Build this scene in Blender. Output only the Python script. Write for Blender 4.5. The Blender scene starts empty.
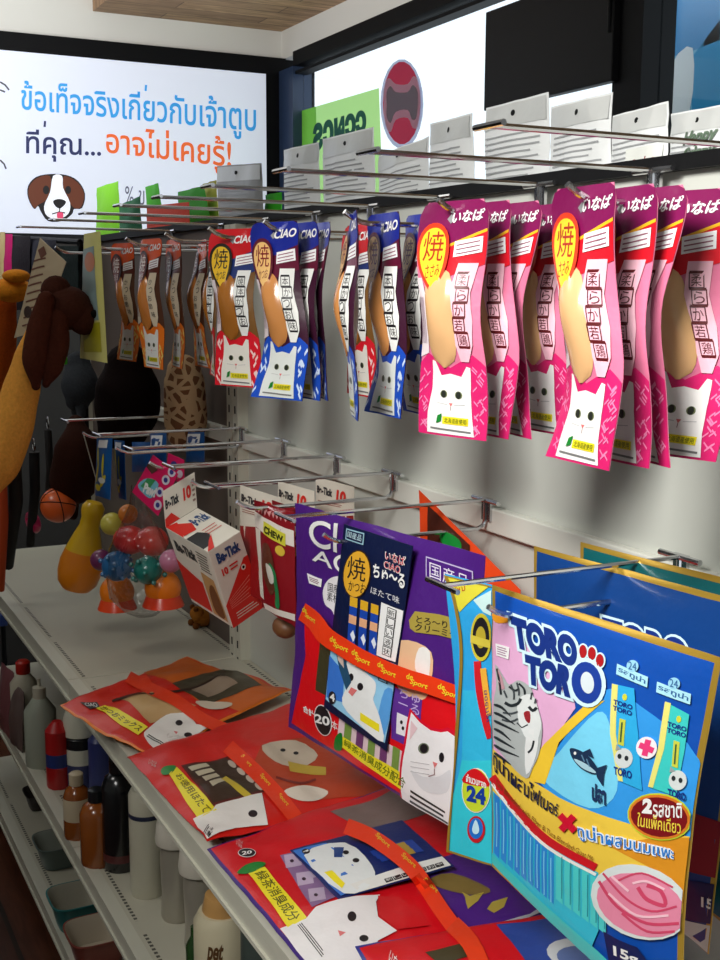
import bpy, bmesh, math, random
from mathutils import Vector, Matrix, noise
R_ = math.radians
SC = bpy.context.scene
COL = SC.collection
random.seed(7)

# ------------------------------------------------------------------ camera
F_PX, CX, CY, ZC = 1190.0, 360.0, 480.0, 1.5
yaw, pitch, roll = R_(26.8), R_(9.2), R_(0.3)
FW = Vector((math.sin(yaw)*math.cos(pitch), math.cos(yaw)*math.cos(pitch), -math.sin(pitch)))
_rt = Vector((math.cos(yaw), -math.sin(yaw), 0))
_up = _rt.cross(FW)
RT = math.cos(roll)*_rt + math.sin(roll)*_up
UP = -math.sin(roll)*_rt + math.cos(roll)*_up
EYE = Vector((0, 0, ZC))
cam = bpy.data.cameras.new('camera')
camo = bpy.data.objects.new('camera', cam)
COL.objects.link(camo)
m3 = Matrix((RT, UP, -FW)).transposed()
camo.matrix_world = Matrix.Translation(EYE) @ m3.to_4x4()
cam.sensor_fit = 'VERTICAL'; cam.sensor_height = 36; cam.sensor_width = 27
cam.lens = F_PX/960*36
cam.clip_start = .02
SC.camera = camo
SC.view_settings.view_transform = 'Standard'
SC.view_settings.look = 'None'
SC.view_settings.gamma = 1
SC.view_settings.use_curve_mapping = False
SC.view_settings.exposure = 0.0

def ray(x, y): return FW + RT*((x-CX)/F_PX) - UP*((y-CY)/F_PX)
def P(x, y, X=None, Y=None, Z=None):
    """point of the place seen at photo pixel x,y in the plane X=, Y= or Z="""
    d = ray(x, y)
    if X is not None: t = X/d.x
    elif Y is not None: t = Y/d.y
    else: t = (Z-ZC)/d.z
    return EYE + d*t
def on_plane(x, y, p0, n):
    d = ray(x, y)
    return EYE + d*((p0-EYE).dot(n)/d.dot(n))
def proj(p):
    q = p-EYE; d = q.dot(FW)
    return CX+F_PX*q.dot(RT)/d, CY-F_PX*q.dot(UP)/d

# ------------------------------------------------------------------ materials
_M = {}
def lin(c):
    return tuple(((v/255)/12.92 if v/255 <= .04045 else ((v/255+.055)/1.055)**2.4) for v in c)
def M(c, rough=.42, metal=0., coat=0., bump=0., bscale=60., var=0., spec=.5, name=None, sss=0.):
    key = (tuple(c), rough, metal, coat, bump, bscale, var, spec, sss)
    if key in _M: return _M[key]
    m = bpy.data.materials.new(name or 'mat_%d_%d_%d' % tuple(c)); m.use_nodes = True
    nt = m.node_tree; b = nt.nodes['Principled BSDF']
    col = lin(c)+(1,)
    b.inputs['Base Color'].default_value = col
    b.inputs['Roughness'].default_value = rough
    b.inputs['Metallic'].default_value = metal
    b.inputs['Coat Weight'].default_value = coat
    b.inputs['Coat Roughness'].default_value = .12
    b.inputs['Specular IOR Level'].default_value = spec
    if var or bump:
        tc = nt.nodes.new('ShaderNodeTexCoord'); nz = nt.nodes.new('ShaderNodeTexNoise')
        nz.inputs['Scale'].default_value = bscale; nz.inputs['Detail'].default_value = 3
        nt.links.new(tc.outputs['Object'], nz.inputs['Vector'])
        if bump:
            bp = nt.nodes.new('ShaderNodeBump'); bp.inputs['Strength'].default_value = bump; bp.inputs['Distance'].default_value = .004
            nt.links.new(nz.outputs['Fac'], bp.inputs['Height']); nt.links.new(bp.outputs['Normal'], b.inputs['Normal'])
        if var:
            mx = nt.nodes.new('ShaderNodeMix'); mx.data_type = 'RGBA'
            mx.inputs['A'].default_value = tuple(v*(1-var) for v in col[:3])+(1,)
            mx.inputs['B'].default_value = tuple(min(1, v*(1+var)) for v in col[:3])+(1,)
            nt.links.new(nz.outputs['Fac'], mx.inputs['Factor']); nt.links.new(mx.outputs['Result'], b.inputs['Base Color'])
    _M[key] = m
    return m
def FILM(c): return M(c, rough=.36, coat=.22, bump=.38, bscale=34, spec=.35, name='printed_film')
def FOIL(c): return M(c, rough=.28, metal=.75, bump=.25, bscale=40, name='foil')
def EMIT(c, s, name='lit'):
    key = ('e', tuple(c), s)
    if key in _M: return _M[key]
    m = bpy.data.materials.new(name); m.use_nodes = True; nt = m.node_tree
    b = nt.nodes['Principled BSDF']
    b.inputs['Base Color'].default_value = lin(c)+(1,)
    b.inputs['Emission Color'].default_value = lin(c)+(1,)
    b.inputs['Emission Strength'].default_value = s
    b.inputs['Roughness'].default_value = .5
    _M[key] = m
    return m
def CLEAR(tint=(255, 255, 255), refl=.12, rough=.08):
    key = ('c', tuple(tint), refl, rough)
    if key in _M: return _M[key]
    m = bpy.data.materials.new('clear_plastic'); m.use_nodes = True; nt = m.node_tree
    nt.nodes.remove(nt.nodes['Principled BSDF']); out = nt.nodes['Material Output']
    tr = nt.nodes.new('ShaderNodeBsdfTransparent'); gl = nt.nodes.new('ShaderNodeBsdfGlossy'); mx = nt.nodes.new('ShaderNodeMixShader')
    tr.inputs['Color'].default_value = lin(tint)+(1,); gl.inputs['Roughness'].default_value = rough
    fr = nt.nodes.new('ShaderNodeLayerWeight'); fr.inputs['Blend'].default_value = refl
    tc = nt.nodes.new('ShaderNodeTexCoord'); nz = nt.nodes.new('ShaderNodeTexNoise'); bp = nt.nodes.new('ShaderNodeBump')
    nz.inputs['Scale'].default_value = 40; bp.inputs['Strength'].default_value = .5 if refl > .15 else 0; bp.inputs['Distance'].default_value = .01
    nt.links.new(tc.outputs['Object'], nz.inputs['Vector']); nt.links.new(nz.outputs['Fac'], bp.inputs['Height'])
    nt.links.new(bp.outputs['Normal'], gl.inputs['Normal']); nt.links.new(bp.outputs['Normal'], fr.inputs['Normal'])
    nt.links.new(fr.outputs['Facing'], mx.inputs['Fac'])
    nt.links.new(tr.outputs[0], mx.inputs[1]); nt.links.new(gl.outputs[0], mx.inputs[2]); nt.links.new(mx.outputs[0], out.inputs['Surface'])
    _M[key] = m
    return m

CHROME = M((205, 205, 208), rough=.16, metal=1., name='chrome')
IVORY = M((206, 204, 188), rough=.38, var=.05, bscale=6, name='ivory_enamel')
PANEL = M((204, 206, 198), rough=.45, var=.04, bscale=5, name='panel_enamel')
BLACK = M((12, 12, 14), rough=.6, spec=.2, name='black_paint')
WHITE = M((232, 232, 230), rough=.5)
YEL, RED, GRN = FILM((238, 222, 40)), FILM((206, 20, 26)), FILM((30, 130, 50))

# ------------------------------------------------------------------ objects
def put(o, parent=None):
    COL.objects.link(o)
    if parent is not None: o.parent = parent
    return o
def tag(o, label=None, cat=None, group=None, kind=None):
    if label: o['label'] = label
    if cat: o['category'] = cat
    if group: o['group'] = group
    if kind: o['kind'] = kind
    return o
def thing(name, label, cat, loc=(0, 0, 0), rotz=0, group=None, kind=None):
    o = bpy.data.objects.new(name, None); o.empty_display_size = .02
    COL.objects.link(o); o.location = loc; o.rotation_euler = (0, 0, rotz)
    return tag(o, label, cat, group, kind)
def dup(root, loc, rotz, label, group=None):
    r = root.copy(); COL.objects.link(r); r.location = loc; r.rotation_euler = (0, 0, rotz); r['label'] = label
    if group: r['group'] = group
    for ch in list(root.children):
        c = ch.copy(); COL.objects.link(c); c.parent = r
        for g in ch.children:
            d = g.copy(); COL.objects.link(d); d.parent = c
    return r
def root_of(o):
    while o.parent: o = o.parent
    return o
def world_inv(o):
    if o is None: return Matrix()
    r = root_of(o)
    return (Matrix.Translation(r.location) @ r.rotation_euler.to_matrix().to_4x4()).inverted()

class MB:
    """collects shapes for ONE mesh object"""
    def __init__(s): s.v = []; s.f = []; s.m = []; s.mats = []
    def mi(s, mat):
        if mat not in s.mats: s.mats.append(mat)
        return s.mats.index(mat)
    def add(s, vs, fs, mat):
        n = len(s.v); k = s.mi(mat); s.v += [Vector(v) for v in vs]
        for f in fs: s.f.append([n+i for i in f]); s.m.append(k)
    def box(s, c, d, mat, rot=None):
        c = Vector(c); h = Vector(d)/2; vs = []
        for z in (-1, 1):
            for x, y in ((-1, -1), (1, -1), (1, 1), (-1, 1)):
                p = Vector((x*h.x, y*h.y, z*h.z))
                if rot is not None: p = rot @ p
                vs.append(c+p)
        s.add(vs, [(3, 2, 1, 0), (4, 5, 6, 7), (0, 1, 5, 4), (1, 2, 6, 5), (2, 3, 7, 6), (3, 0, 4, 7)], mat)
    def span(s, a, b, mat): 
        a = Vector(a); b = Vector(b); s.box((a+b)/2, [abs(t) for t in (b-a)], mat)
    def tube(s, path, r, mat, n=8, caps=True):
        path = [Vector(p) for p in path]; rs = r if isinstance(r, (list, tuple)) else [r]*len(path)
        vs = []; up = None
        for i, p in enumerate(path):
            t = (path[min(i+1, len(path)-1)]-path[max(i-1, 0)]).normalized()
            if up is None: up = Vector((0, 0, 1)) if abs(t.z) < .9 else Vector((1, 0, 0))
            a = t.cross(up).normalized(); up = a.cross(t).normalized()
            for k in range(n):
                w = 2*math.pi*k/n; vs.append(p+(a*math.cos(w)+up*math.sin(w))*rs[i])
        fs = [(i*n+k, i*n+(k+1) % n, (i+1)*n+(k+1) % n, (i+1)*n+k) for i in range(len(path)-1) for k in range(n)]
        if caps: fs += [tuple(range(n))[::-1], tuple((len(path)-1)*n+k for k in range(n))]
        s.add(vs, fs, mat)
    def soft(s, path, rs, mat, n=18, k=5):
        """smooth stuffed tube with round ends"""
        path = [Vector(p) for p in path]; q = []; r = []; L = len(path)
        for i in range(L-1):
            p0, p1, p2, p3 = path[max(i-1, 0)], path[i], path[i+1], path[min(i+2, L-1)]
            for j in range(k):
                t = j/k; q.append(.5*(2*p1+(p2-p0)*t+(2*p0-5*p1+4*p2-p3)*t*t+(3*p1-p0-3*p2+p3)*t**3))
                f = t*t*(3-2*t); r.append(rs[i]*(1-f)+rs[i+1]*f)
        q.append(path[-1]); r.append(rs[-1])
        a, b = (q[0]-q[1]).normalized(), (q[-1]-q[-2]).normalized()
        h0 = [(q[0]+a*r[0]*math.sin(w), r[0]*math.cos(w)) for w in (1.5, 1.2, .8, .4)]; h1 = [(q[-1]+b*r[-1]*math.sin(w), r[-1]*math.cos(w)) for w in (.4, .8, 1.2, 1.5)]
        s.tube([x for x, _ in h0]+q+[x for x, _ in h1], [x for _, x in h0]+r+[x for _, x in h1], mat, n)
    def lathe(s, prof, mat, at=(0, 0, 0), n=28, sq=None, rot=None, cap=True):
        """prof: (radius, height) pairs or (radius, height, mat)"""
        at = Vector(at); vs = []
        for q in prof:
            for k in range(n):
                w = 2*math.pi*k/n; x, y = math.cos(w), math.sin(w)
                if sq:
                    e = 2/sq; x = math.copysign(abs(x)**e, x); y = math.copysign(abs(y)**e, y)
                p = Vector((q[0]*x, q[0]*y, q[1]))
                if rot is not None: p = rot @ p
                vs.append(at+p)
        for i in range(len(prof)-1):
            mt = prof[i][2] if len(prof[i]) > 2 else mat
            base = len(s.v) if i == 0 else base
            if i == 0: s.v += vs
            k0 = s.mi(mt)
            for k in range(n):
                s.f.append([base+i*n+k, base+i*n+(k+1) % n, base+(i+1)*n+(k+1) % n, base+(i+1)*n+k]); s.m.append(k0)
        if cap:
            s.f.append([base+k for k in range(n)][::-1]); s.m.append(s.mi(mat))
            s.f.append([base+(len(prof)-1)*n+k for k in range(n)]); s.m.append(s.mi(mat))
    def ball(s, c, r, mat, n=18, rot=None, sc=(1, 1, 1)):
        c = Vector(c); vs = []; fs = []; h = n//2
        for i in range(h+1):
            a = math.pi*i/h
            for k in range(n):
                w = 2*math.pi*k/n
                p = Vector((math.sin(a)*math.cos(w)*sc[0], math.sin(a)*math.sin(w)*sc[1], math.cos(a)*sc[2]))*r
                if rot is not None: p = rot @ p
                vs.append(c+p)
        for i in range(h):
            for k in range(n): fs.append((i*n+k, (i+1)*n+k, (i+1)*n+(k+1) % n, i*n+(k+1) % n))
        s.add(vs, fs, mat)
    def build(s, name, parent=None, world=False, smooth=True, bevel=0, weld=True):
        me = bpy.data.meshes.new(name)
        vs = s.v
        if world and parent is not None:
            inv = world_inv(parent); vs = [inv @ v for v in vs]
        me.from_pydata([tuple(v) for v in vs], [], s.f)
        for mt in s.mats: me.materials.append(mt)
        me.polygons.foreach_set('material_index', s.m)
        if weld:
            bm = bmesh.new(); bm.from_mesh(me); bmesh.ops.remove_doubles(bm, verts=bm.verts, dist=1e-6)
            bmesh.ops.dissolve_degenerate(bm, edges=bm.edges, dist=1e-7)
            bm.to_mesh(me); bm.free()
        if smooth:
            me.polygons.foreach_set('use_smooth', [True]*len(me.polygons))
            try: me.set_sharp_from_angle(angle=R_(38))
            except Exception: pass
        me.update()
        o = bpy.data.objects.new(name, me); put(o, parent)
        if bevel:
            md = o.modifiers.new('bevel', 'BEVEL'); md.width = bevel; md.segments = 2; md.limit_method = 'ANGLE'
        return o

# ------------------------------------------------------------------ lettering
_T = {}
def glyphs(text, bold=0., shear=0., res=5):
    key = (text, bold, shear, res)
    if key in _T: return _T[key]
    c = bpy.data.curves.new('t', 'FONT'); c.body = text; c.resolution_u = res; c.offset = bold; c.shear = shear; c.fill_mode = 'BOTH'
    c.space_line = .95
    o = bpy.data.objects.new('t', c); COL.objects.link(o)
    dg = bpy.context.evaluated_depsgraph_get(); dg.update()
    me = bpy.data.meshes.new_from_object(o.evaluated_get(dg))
    vs = [(v.co.x, v.co.y) for v in me.vertices]; fs = [tuple(p.vertices) for p in me.polygons]
    bpy.data.objects.remove(o); bpy.data.curves.remove(c); bpy.data.meshes.remove(me)
    xs = [v[0] for v in vs]; ys = [v[1] for v in vs]
    x0, x1, y0, y1 = min(xs), max(xs), min(ys), max(ys)
    vs = [((x-x0)/(x1-x0), (y-y0)/(y1-y0)) for x, y in vs]
    _T[key] = (vs, fs)
    return _T[key]

# ------------------------------------------------------------------ surfaces that carry print
def bump01(t, k=.5): return max(0., math.sin(math.pi*min(1, max(0, t))))**k
class Panel:
    """four corners (bl, br, tr, tl) in space, with a soft pillow bulge; photo pixels convert to its own u,v"""
    def __init__(s, bl, br, tr, tl, T=.01, noise_amp=0., seed=0, cuts=(14, 14), kx=.6, ky=.6, bow=0., back=None):
        s.c = [Vector(q) for q in (bl, br, tr, tl)]; s.T = T; s.na = noise_amp; s.seed = seed; s.cuts = cuts; s.kx = kx; s.ky = ky; s.bow = bow
        s.n = (s.c[1]-s.c[0]).cross(s.c[3]-s.c[0]).normalized()
        s.back = T if back is None else back
        s.w = ((s.c[1]-s.c[0]).length+(s.c[2]-s.c[3]).length)/2; s.h = ((s.c[3]-s.c[0]).length+(s.c[2]-s.c[1]).length)/2
    def base(s, u, v):
        a, b, c, d = s.c
        p = a*(1-u)*(1-v)+b*u*(1-v)+c*u*v+d*(1-u)*v
        if s.bow: p = p+s.n*(s.bow*math.sin(math.pi*u))
        if s.na:
            w = min(1, 6*bump01(u, 1)+.5)
            p = p+s.n*(s.na*w*noise.noise(Vector((u*3.1+s.seed, v*3.3, s.seed*1.7)))+.35*s.na*noise.noise(Vector((u*9+s.seed, v*8, s.seed))))
        return p
    def map(s, u, v, off=0.):
        return s.base(u, v)+s.n*(s.T*bump01(u, s.kx)*bump01(v, s.ky)+off)
    def mapb(s, u, v):
        return s.base(u, v)-s.n*(s.back*bump01(u, s.kx)*bump01(v, s.ky)+.0008)
    def conv(s, p):
        u = v = .5; e = 1e-4
        for _ in range(9):
            x, y = proj(s.map(u, v)); x1, y1 = proj(s.map(u+e, v)); x2, y2 = proj(s.map(u, v+e))
            a, b, c, d = (x1-x)/e, (x2-x)/e, (y1-y)/e, (y2-y)/e
            D = a*d-b*c
            if abs(D) < 1e-9: break
            rx, ry = p[0]-x, p[1]-y
            du, dv = (rx*d-b*ry)/D, (a*ry-c*rx)/D
            u += max(-.4, min(.4, du)); v += max(-.4, min(.4, dv))
            u = max(-.3, min(1.3, u)); v = max(-.3, min(1.3, v))
            if abs(rx)+abs(ry) < .02: break
        return (u, v)
class LocalUV:
    """wraps a surface so that shapes are given straight in u,v"""
    def __init__(s, surf): s.s = surf; s.map = surf.map; s.mapb = surf.mapb; s.cuts = surf.cuts; s.w = surf.w; s.h = surf.h
    def conv(s, p): return (p[0], p[1])

def pouch_mesh(mb, surf, mat, backmat=None, nu=18, nv=18, edge=None, edge_w=.02):
    """closed pouch: front, back and rim of one surface; optional border band of another material"""
    backmat = backmat or mat
    nu, nv = surf.cuts if min(surf.cuts) > 5 else (nu, nv)
    us = sorted(set([i/nu for i in range(nu+1)]+([edge_w*surf.h/surf.w, 1-edge_w*surf.h/surf.w] if edge else [])))
    vs = sorted(set([i/nv for i in range(nv+1)]+([edge_w, 1-edge_w] if edge else [])))
    N, K = len(us), len(vs)
    fr = [surf.map(u, v, 0) for v in vs for u in us]; bk = [surf.mapb(u, v) for v in vs for u in us]
    base = len(mb.v); mb.v += fr+bk
    def face(idx, mt): mb.f.append([base+i for i in idx]); mb.m.append(mb.mi(mt))
    ew = edge_w*surf.h/surf.w
    for j in range(K-1):
        for i in range(N-1):
            cu, cv = (us[i]+us[i+1])/2, (vs[j]+vs[j+1])/2
            mt = edge if edge and (cu < ew or cu > 1-ew or cv < edge_w or cv > 1-edge_w) else mat
            a = j*N+i
            face((a, a+1, a+1+N, a+N), mt)
            b = a+N*K
            face((b+N, b+1+N, b+1, b), edge if mt is edge and edge else backmat)
    rim = [i for i in range(N)]+[j*N+N-1 for j in range(1, K)]+[(K-1)*N+i for i in range(N-2, -1, -1)]+[j*N for j in range(K-2, 0, -1)]
    for q in range(len(rim)):
        a, b = rim[q], rim[(q+1) % len(rim)]
        face((b, a, a+N*K, b+N*K), edge or mat)

def catmull(pts, n=5, closed=True):
    out = []; L = len(pts)
    rng = range(L) if closed else range(L-1)
    for i in rng:
        g = (lambda k: pts[k % L]) if closed else (lambda k: pts[min(max(k, 0), L-1)])
        p0, p1, p2, p3 = g(i-1), g(i), g(i+1), g(i+2)
        for j in range(n):
            t = j/n
            out.append(tuple(.5*(2*p1[k]+(p2[k]-p0[k])*t+(2*p0[k]-5*p1[k]+4*p2[k]-p3[k])*t*t+(3*p1[k]-p0[k]-3*p2[k]+p3[k])*t**3) for k in range(2)))
    if not closed: out.append(pts[-1])
    return out

class Art:
    """flat printed shapes laid on a surface; build() makes them one mesh"""
    STEP = .0003
    def __init__(s, surf, lift=.0005): s.s = surf; s.it = []; s.lift = lift
    def raw(s, vs, fs, mat, L): s.it.append((vs, fs, mat, L)); return s
    def poly(s, pts, mat, L=0, smooth=0, mid=True):
        if smooth: pts = catmull(pts, smooth)
        q = [s.s.conv(p) for p in pts]
        return s.raw(q, [tuple(range(len(q)))], mat, L)
    def rect(s, x0, y0, x1, y1, mat, L=0): return s.poly([(x0, y0), (x1, y0), (x1, y1), (x0, y1)], mat, L)
    def ell(s, cx, cy, rx, ry, mat, L=0, rot=0, n=22):
        c, d = math.cos(R_(rot)), math.sin(R_(rot))
        return s.poly([(cx+rx*math.cos(2*math.pi*k/n)*c-ry*math.sin(2*math.pi*k/n)*d, cy+rx*math.cos(2*math.pi*k/n)*d+ry*math.sin(2*math.pi*k/n)*c) for k in range(n)], mat, L)
    def stroke(s, pts, w, mat, L=0, smooth=0):
        if smooth: pts = catmull(pts, smooth, closed=False)
        lo, hi = [], []
        for i, p in enumerate(pts):
            a, b = pts[max(i-1, 0)], pts[min(i+1, len(pts)-1)]
            dx, dy = b[0]-a[0], b[1]-a[1]; l = math.hypot(dx, dy) or 1
            ww = w[i] if isinstance(w, (list, tuple)) else w
            lo.append((p[0]+dy/l*ww/2, p[1]-dx/l*ww/2)); hi.append((p[0]-dy/l*ww/2, p[1]+dx/l*ww/2))
        q = [s.s.conv(p) for p in lo+hi]; n = len(pts)
        return s.raw(q, [(i, i+1, n+i+1, n+i) for i in range(n-1)], mat, L)
    def text(s, t, quad, mat, L=2, bold=0., shear=0., res=5):
        """quad: bl, br, tr, tl"""
        return s.textpath(t, [quad[0], quad[1]], [quad[3], quad[2]], mat, L, bold, shear, res)
    def textpath(s, t, lo, hi, mat, L=2, bold=0., shear=0., res=5):
        vs, fs = glyphs(t, bold, shear, res)
        def at(path, a):
            k = min(max(a, 0), 1)*(len(path)-1); i = min(int(k), len(path)-2); r = k-i
            return (path[i][0]*(1-r)+path[i+1][0]*r, path[i][1]*(1-r)+path[i+1][1]*r)
        if len(lo) > 2: lo, hi = catmull(lo, 6, False), catmull(hi, 6, False)
        # the quad's own four-corner map keeps lettering straight; convert a coarse lattice and interpolate
        NA = 8 if len(lo) == 2 else 20; NB = 3
        lat = []
        for j in range(NB+1):
            for i in range(NA+1):
                a, b = at(lo, i/NA), at(hi, i/NA); w = j/NB
                lat.append(s.s.conv((a[0]*(1-w)+b[0]*w, a[1]*(1-w)+b[1]*w)))
        out = []
        for x, y in vs:
            X, Y = min(max(x, 0), 1)*NA, min(max(y, 0), 1)*NB; i, j = min(int(X), NA-1), min(int(Y), NB-1); r, q = X-i, Y-j
            p = [lat[j*(NA+1)+i], lat[j*(NA+1)+i+1], lat[(j+1)*(NA+1)+i+1], lat[(j+1)*(NA+1)+i]]
            out.append(tuple(p[0][k]*(1-r)*(1-q)+p[1][k]*r*(1-q)+p[2][k]*r*q+p[3][k]*(1-r)*q for k in (0, 1)))
        return s.raw(out, fs, mat, L)
    def lines(s, quad, n, mat, L=1, fill=.45, ragged=True):
        """n thin bars standing for a block of small print"""
        bl, br, tr, tl = quad
        for i in range(n):
            v0, v1 = (i+.5-fill/2)/n, (i+.5+fill/2)/n; e = 1-(random.random()*.25 if ragged else 0)
            f = lambda u, v: tuple(bl[k]*(1-u)*(1-v)+br[k]*u*(1-v)+tr[k]*u*v+tl[k]*(1-u)*v for k in (0, 1))
            s.poly([f(0, v0), f(e, v0), f(e, v1), f(0, v1)], mat, L)
        return s
    def build(s, name, parent=None, world=True, mb=None):
        nu, nv = s.s.cuts; mats = []; acc = MB() if mb is None else mb
        for vs, fs, mat, L in s.it:
            bm = bmesh.new(); bv = [bm.verts.new((x, y, 0)) for x, y in vs]
            for f in fs:
                try: bm.faces.new([bv[i] for i in f])
                except ValueError: pass
            bm.normal_update()
            bmesh.ops.triangulate(bm, faces=[f for f in bm.faces if len(f.verts) > 4])
            xs = [x for x, y in vs]; ys = [y for x, y in vs]
            for ax, n, lo, hi in ((0, nu, min(xs), max(xs)), (1, nv, min(ys), max(ys))):
                for k in range(math.ceil(lo*n+1e-6), math.floor(hi*n-1e-6)+1):
                    co = (k/n, 0, 0) if ax == 0 else (0, k/n, 0); no = (1, 0, 0) if ax == 0 else (0, 1, 0)
                    bmesh.ops.bisect_plane(bm, geom=bm.verts[:]+bm.edges[:]+bm.faces[:], plane_co=co, plane_no=no, dist=1e-7)
            if type(getattr(s.s, 's', s.s)) is Panel:
                for co, no in (((.003, 0, 0), (-1, 0, 0)), ((.997, 0, 0), (1, 0, 0)), ((0, .003, 0), (0, -1, 0)), ((0, .997, 0), (0, 1, 0))):
                    bmesh.ops.bisect_plane(bm, geom=bm.verts[:]+bm.edges[:]+bm.faces[:], plane_co=co, plane_no=no, dist=1e-7, clear_outer=True)
            for f in bm.faces:
                if f.normal.z < 0: f.normal_flip()
            bm.verts.index_update()
            acc.add([s.s.map(v.co.x, v.co.y, s.lift+L*s.STEP) for v in bm.verts], [tuple(v.index for v in f.verts) for f in bm.faces], mat)
            bm.free()
        if mb is not None: return None
        return acc.build(name, parent, world=world, weld=False)
# ------------------------------------------------------------------ the setting
def struct(name, mb, **k):
    o = mb.build(name, smooth=False, **k); o['kind'] = 'structure'; return o
def wood_mat(name, c1, c2, scale, axis=1, rough=.5, dark=(40, 26, 16)):
    m = bpy.data.materials.new(name); m.use_nodes = True; nt = m.node_tree; b = nt.nodes['Principled BSDF']
    tc = nt.nodes.new('ShaderNodeTexCoord'); mp = nt.nodes.new('ShaderNodeMapping'); br = nt.nodes.new('ShaderNodeTexBrick')
    nz = nt.nodes.new('ShaderNodeTexNoise'); mx = nt.nodes.new('ShaderNodeMix'); mx.data_type = 'RGBA'; mx.blend_type = 'MULTIPLY'
    mp.inputs['Rotation'].default_value = (0, 0, R_(90) if axis else 0)
    br.inputs['Scale'].default_value = scale; br.inputs['Color1'].default_value = lin(c1)+(1,); br.inputs['Color2'].default_value = lin(c2)+(1,)
    br.inputs['Mortar'].default_value = lin(dark)+(1,); br.inputs['Mortar Size'].default_value = .006; br.inputs['Brick Width'].default_value = 1.6; br.inputs['Row Height'].default_value = .22
    nz.inputs['Scale'].default_value = 9; nz.inputs['Detail'].default_value = 6; nz.inputs['Distortion'].default_value = 1.2
    m2 = nt.nodes.new('ShaderNodeMapping'); m2.inputs['Scale'].default_value = (6, .7, 1) if axis else (.7, 6, 1)
    cr = nt.nodes.new('ShaderNodeValToRGB'); cr.color_ramp.elements[0].position = .35; cr.color_ramp.elements[0].color = (.45, .4, .36, 1); cr.color_ramp.elements[1].position = .65
    L = nt.links.new
    L(tc.outputs['Object'], mp.inputs['Vector']); L(mp.outputs[0], br.inputs['Vector'])
    L(tc.outputs['Object'], m2.inputs['Vector']); L(m2.outputs[0], nz.inputs['Vector']); L(nz.outputs['Fac'], cr.inputs['Fac'])
    mx.inputs['Factor'].default_value = .8
    L(br.outputs['Color'], mx.inputs['A']); L(cr.outputs['Color'], mx.inputs['B']); L(mx.outputs['Result'], b.inputs['Base Color'])
    b.inputs['Roughness'].default_value = rough
    return m
XW, YB = 1.96, 4.60
WALLM = M((226, 226, 222), rough=.7, name='wall_paint')
FRAME = M((8, 9, 12), rough=.6, spec=.15, name='black_frame')
def zx(x, y): return P(x, y, X=XW).z
def zy(x, y): return P(x, y, Y=YB).z
zft = zx(281.7, 60); zfb = zx(306.7, 64); zln = zx(303.3, 70)          # window head band
zst = zy(80, 40.9); zsb = zy(130, 64)                                  # sign head band
zc = P(277.8, 33.3, X=XW).z
b = MB(); b.span((-3.2, -3, -.02), (2.1, 4.75, 0), wood_mat('wood_floor', (96, 54, 34), (74, 40, 24), 1.0, 1, .35)); struct('floor', b)
b = MB(); b.span((-3.3, -3, zc+.09), (2.1, 4.75, zc+.11), WALLM); struct('ceiling', b)
xw0 = P(93, 17, Y=YB).x
b = MB(); b.span((xw0, -1.2, zc), (XW, YB, zc+.0899), wood_mat('wood_soffit', (226, 186, 140), (176, 140, 106), 2.2, 0, .6, (130, 100, 76))); struct('ceiling_1', b)
# back wall: painted top, black frame with the lit sign, dark lower part
b = MB()
b.span((-3.3, YB, zst), (XW+.14, YB+.12, zc+.0899), WALLM)
b.span((-3.3, YB, 0), (XW+.14, YB+.12, zst), M((52, 50, 48), rough=.8)); struct('wall_back', b)
b = MB(); b.span((-3.2, YB-.045, zsb), (XW, YB-.0005, zst), FRAME); b.span((1.872, YB-.045, .0), (XW, YB-.0005, zsb), FRAME); struct('trim_1', b)
# right wall with two windows
yj0, yj1 = P(300, 90, X=XW).y, P(283, 90, X=XW).y
ym0, ym1 = P(655, 60, X=XW).y, P(626, 60, X=XW).y
zs = .95
b = MB()
b.span((XW, -3, 0), (XW+.14, YB, zs), WALLM); b.span((XW, -3, zft), (XW+.14, YB, zc+.0899), WALLM)
b.span((XW, -3, zs), (XW+.14, .7, zft), WALLM); b.span((XW+.0, yj1, zs), (XW+.14, YB, zft), FRAME); struct('wall_right', b)
b = MB(); b.span((-3.3, -3, 0), (-3.2, 4.75, zc+.0899), WALLM); struct('wall_left', b)
b = MB(); b.span((-3.3, -3.1, 2.2), (2.1, -3, zc+.0899), WALLM); b.span((-3.3, -3.1, 0), (.4, -3, 2.2), WALLM); struct('wall_rear', b)
GLASS = CLEAR((246, 250, 252), .04, .02)
JAMB = M((40, 56, 84), rough=.35)
def window(name, y0, y1, split):
    w = MB(); w.span((XW-.03, y0, zfb), (XW+.05, y1, zft), FRAME); w.span((XW-.02, y0, zln-.012), (XW+.03, y1, zln), FRAME)
    w.span((XW-.03, y0, zs), (XW+.05, y1, zs+.05), FRAME)
    o = struct(name, w); 
    g = MB(); g.span((XW+.012, y0, zs+.05), (XW+.018, y1, zfb), GLASS); p = g.build('window_pane', o, smooth=False); p['kind'] = 'structure'
    return o
w1 = window('window_1', ym1, yj0, 0)
w2 = window('window_2', .7, ym0, 0)
b = MB(); b.span((XW-.03, yj0, zs), (XW+.05, yj1, zfb), JAMB); struct('trim_2', b)
b = MB(); b.span((XW-.04, ym0, zs), (XW+.06, ym1, zft-.001), FRAME); struct('trim_3', b)

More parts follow.
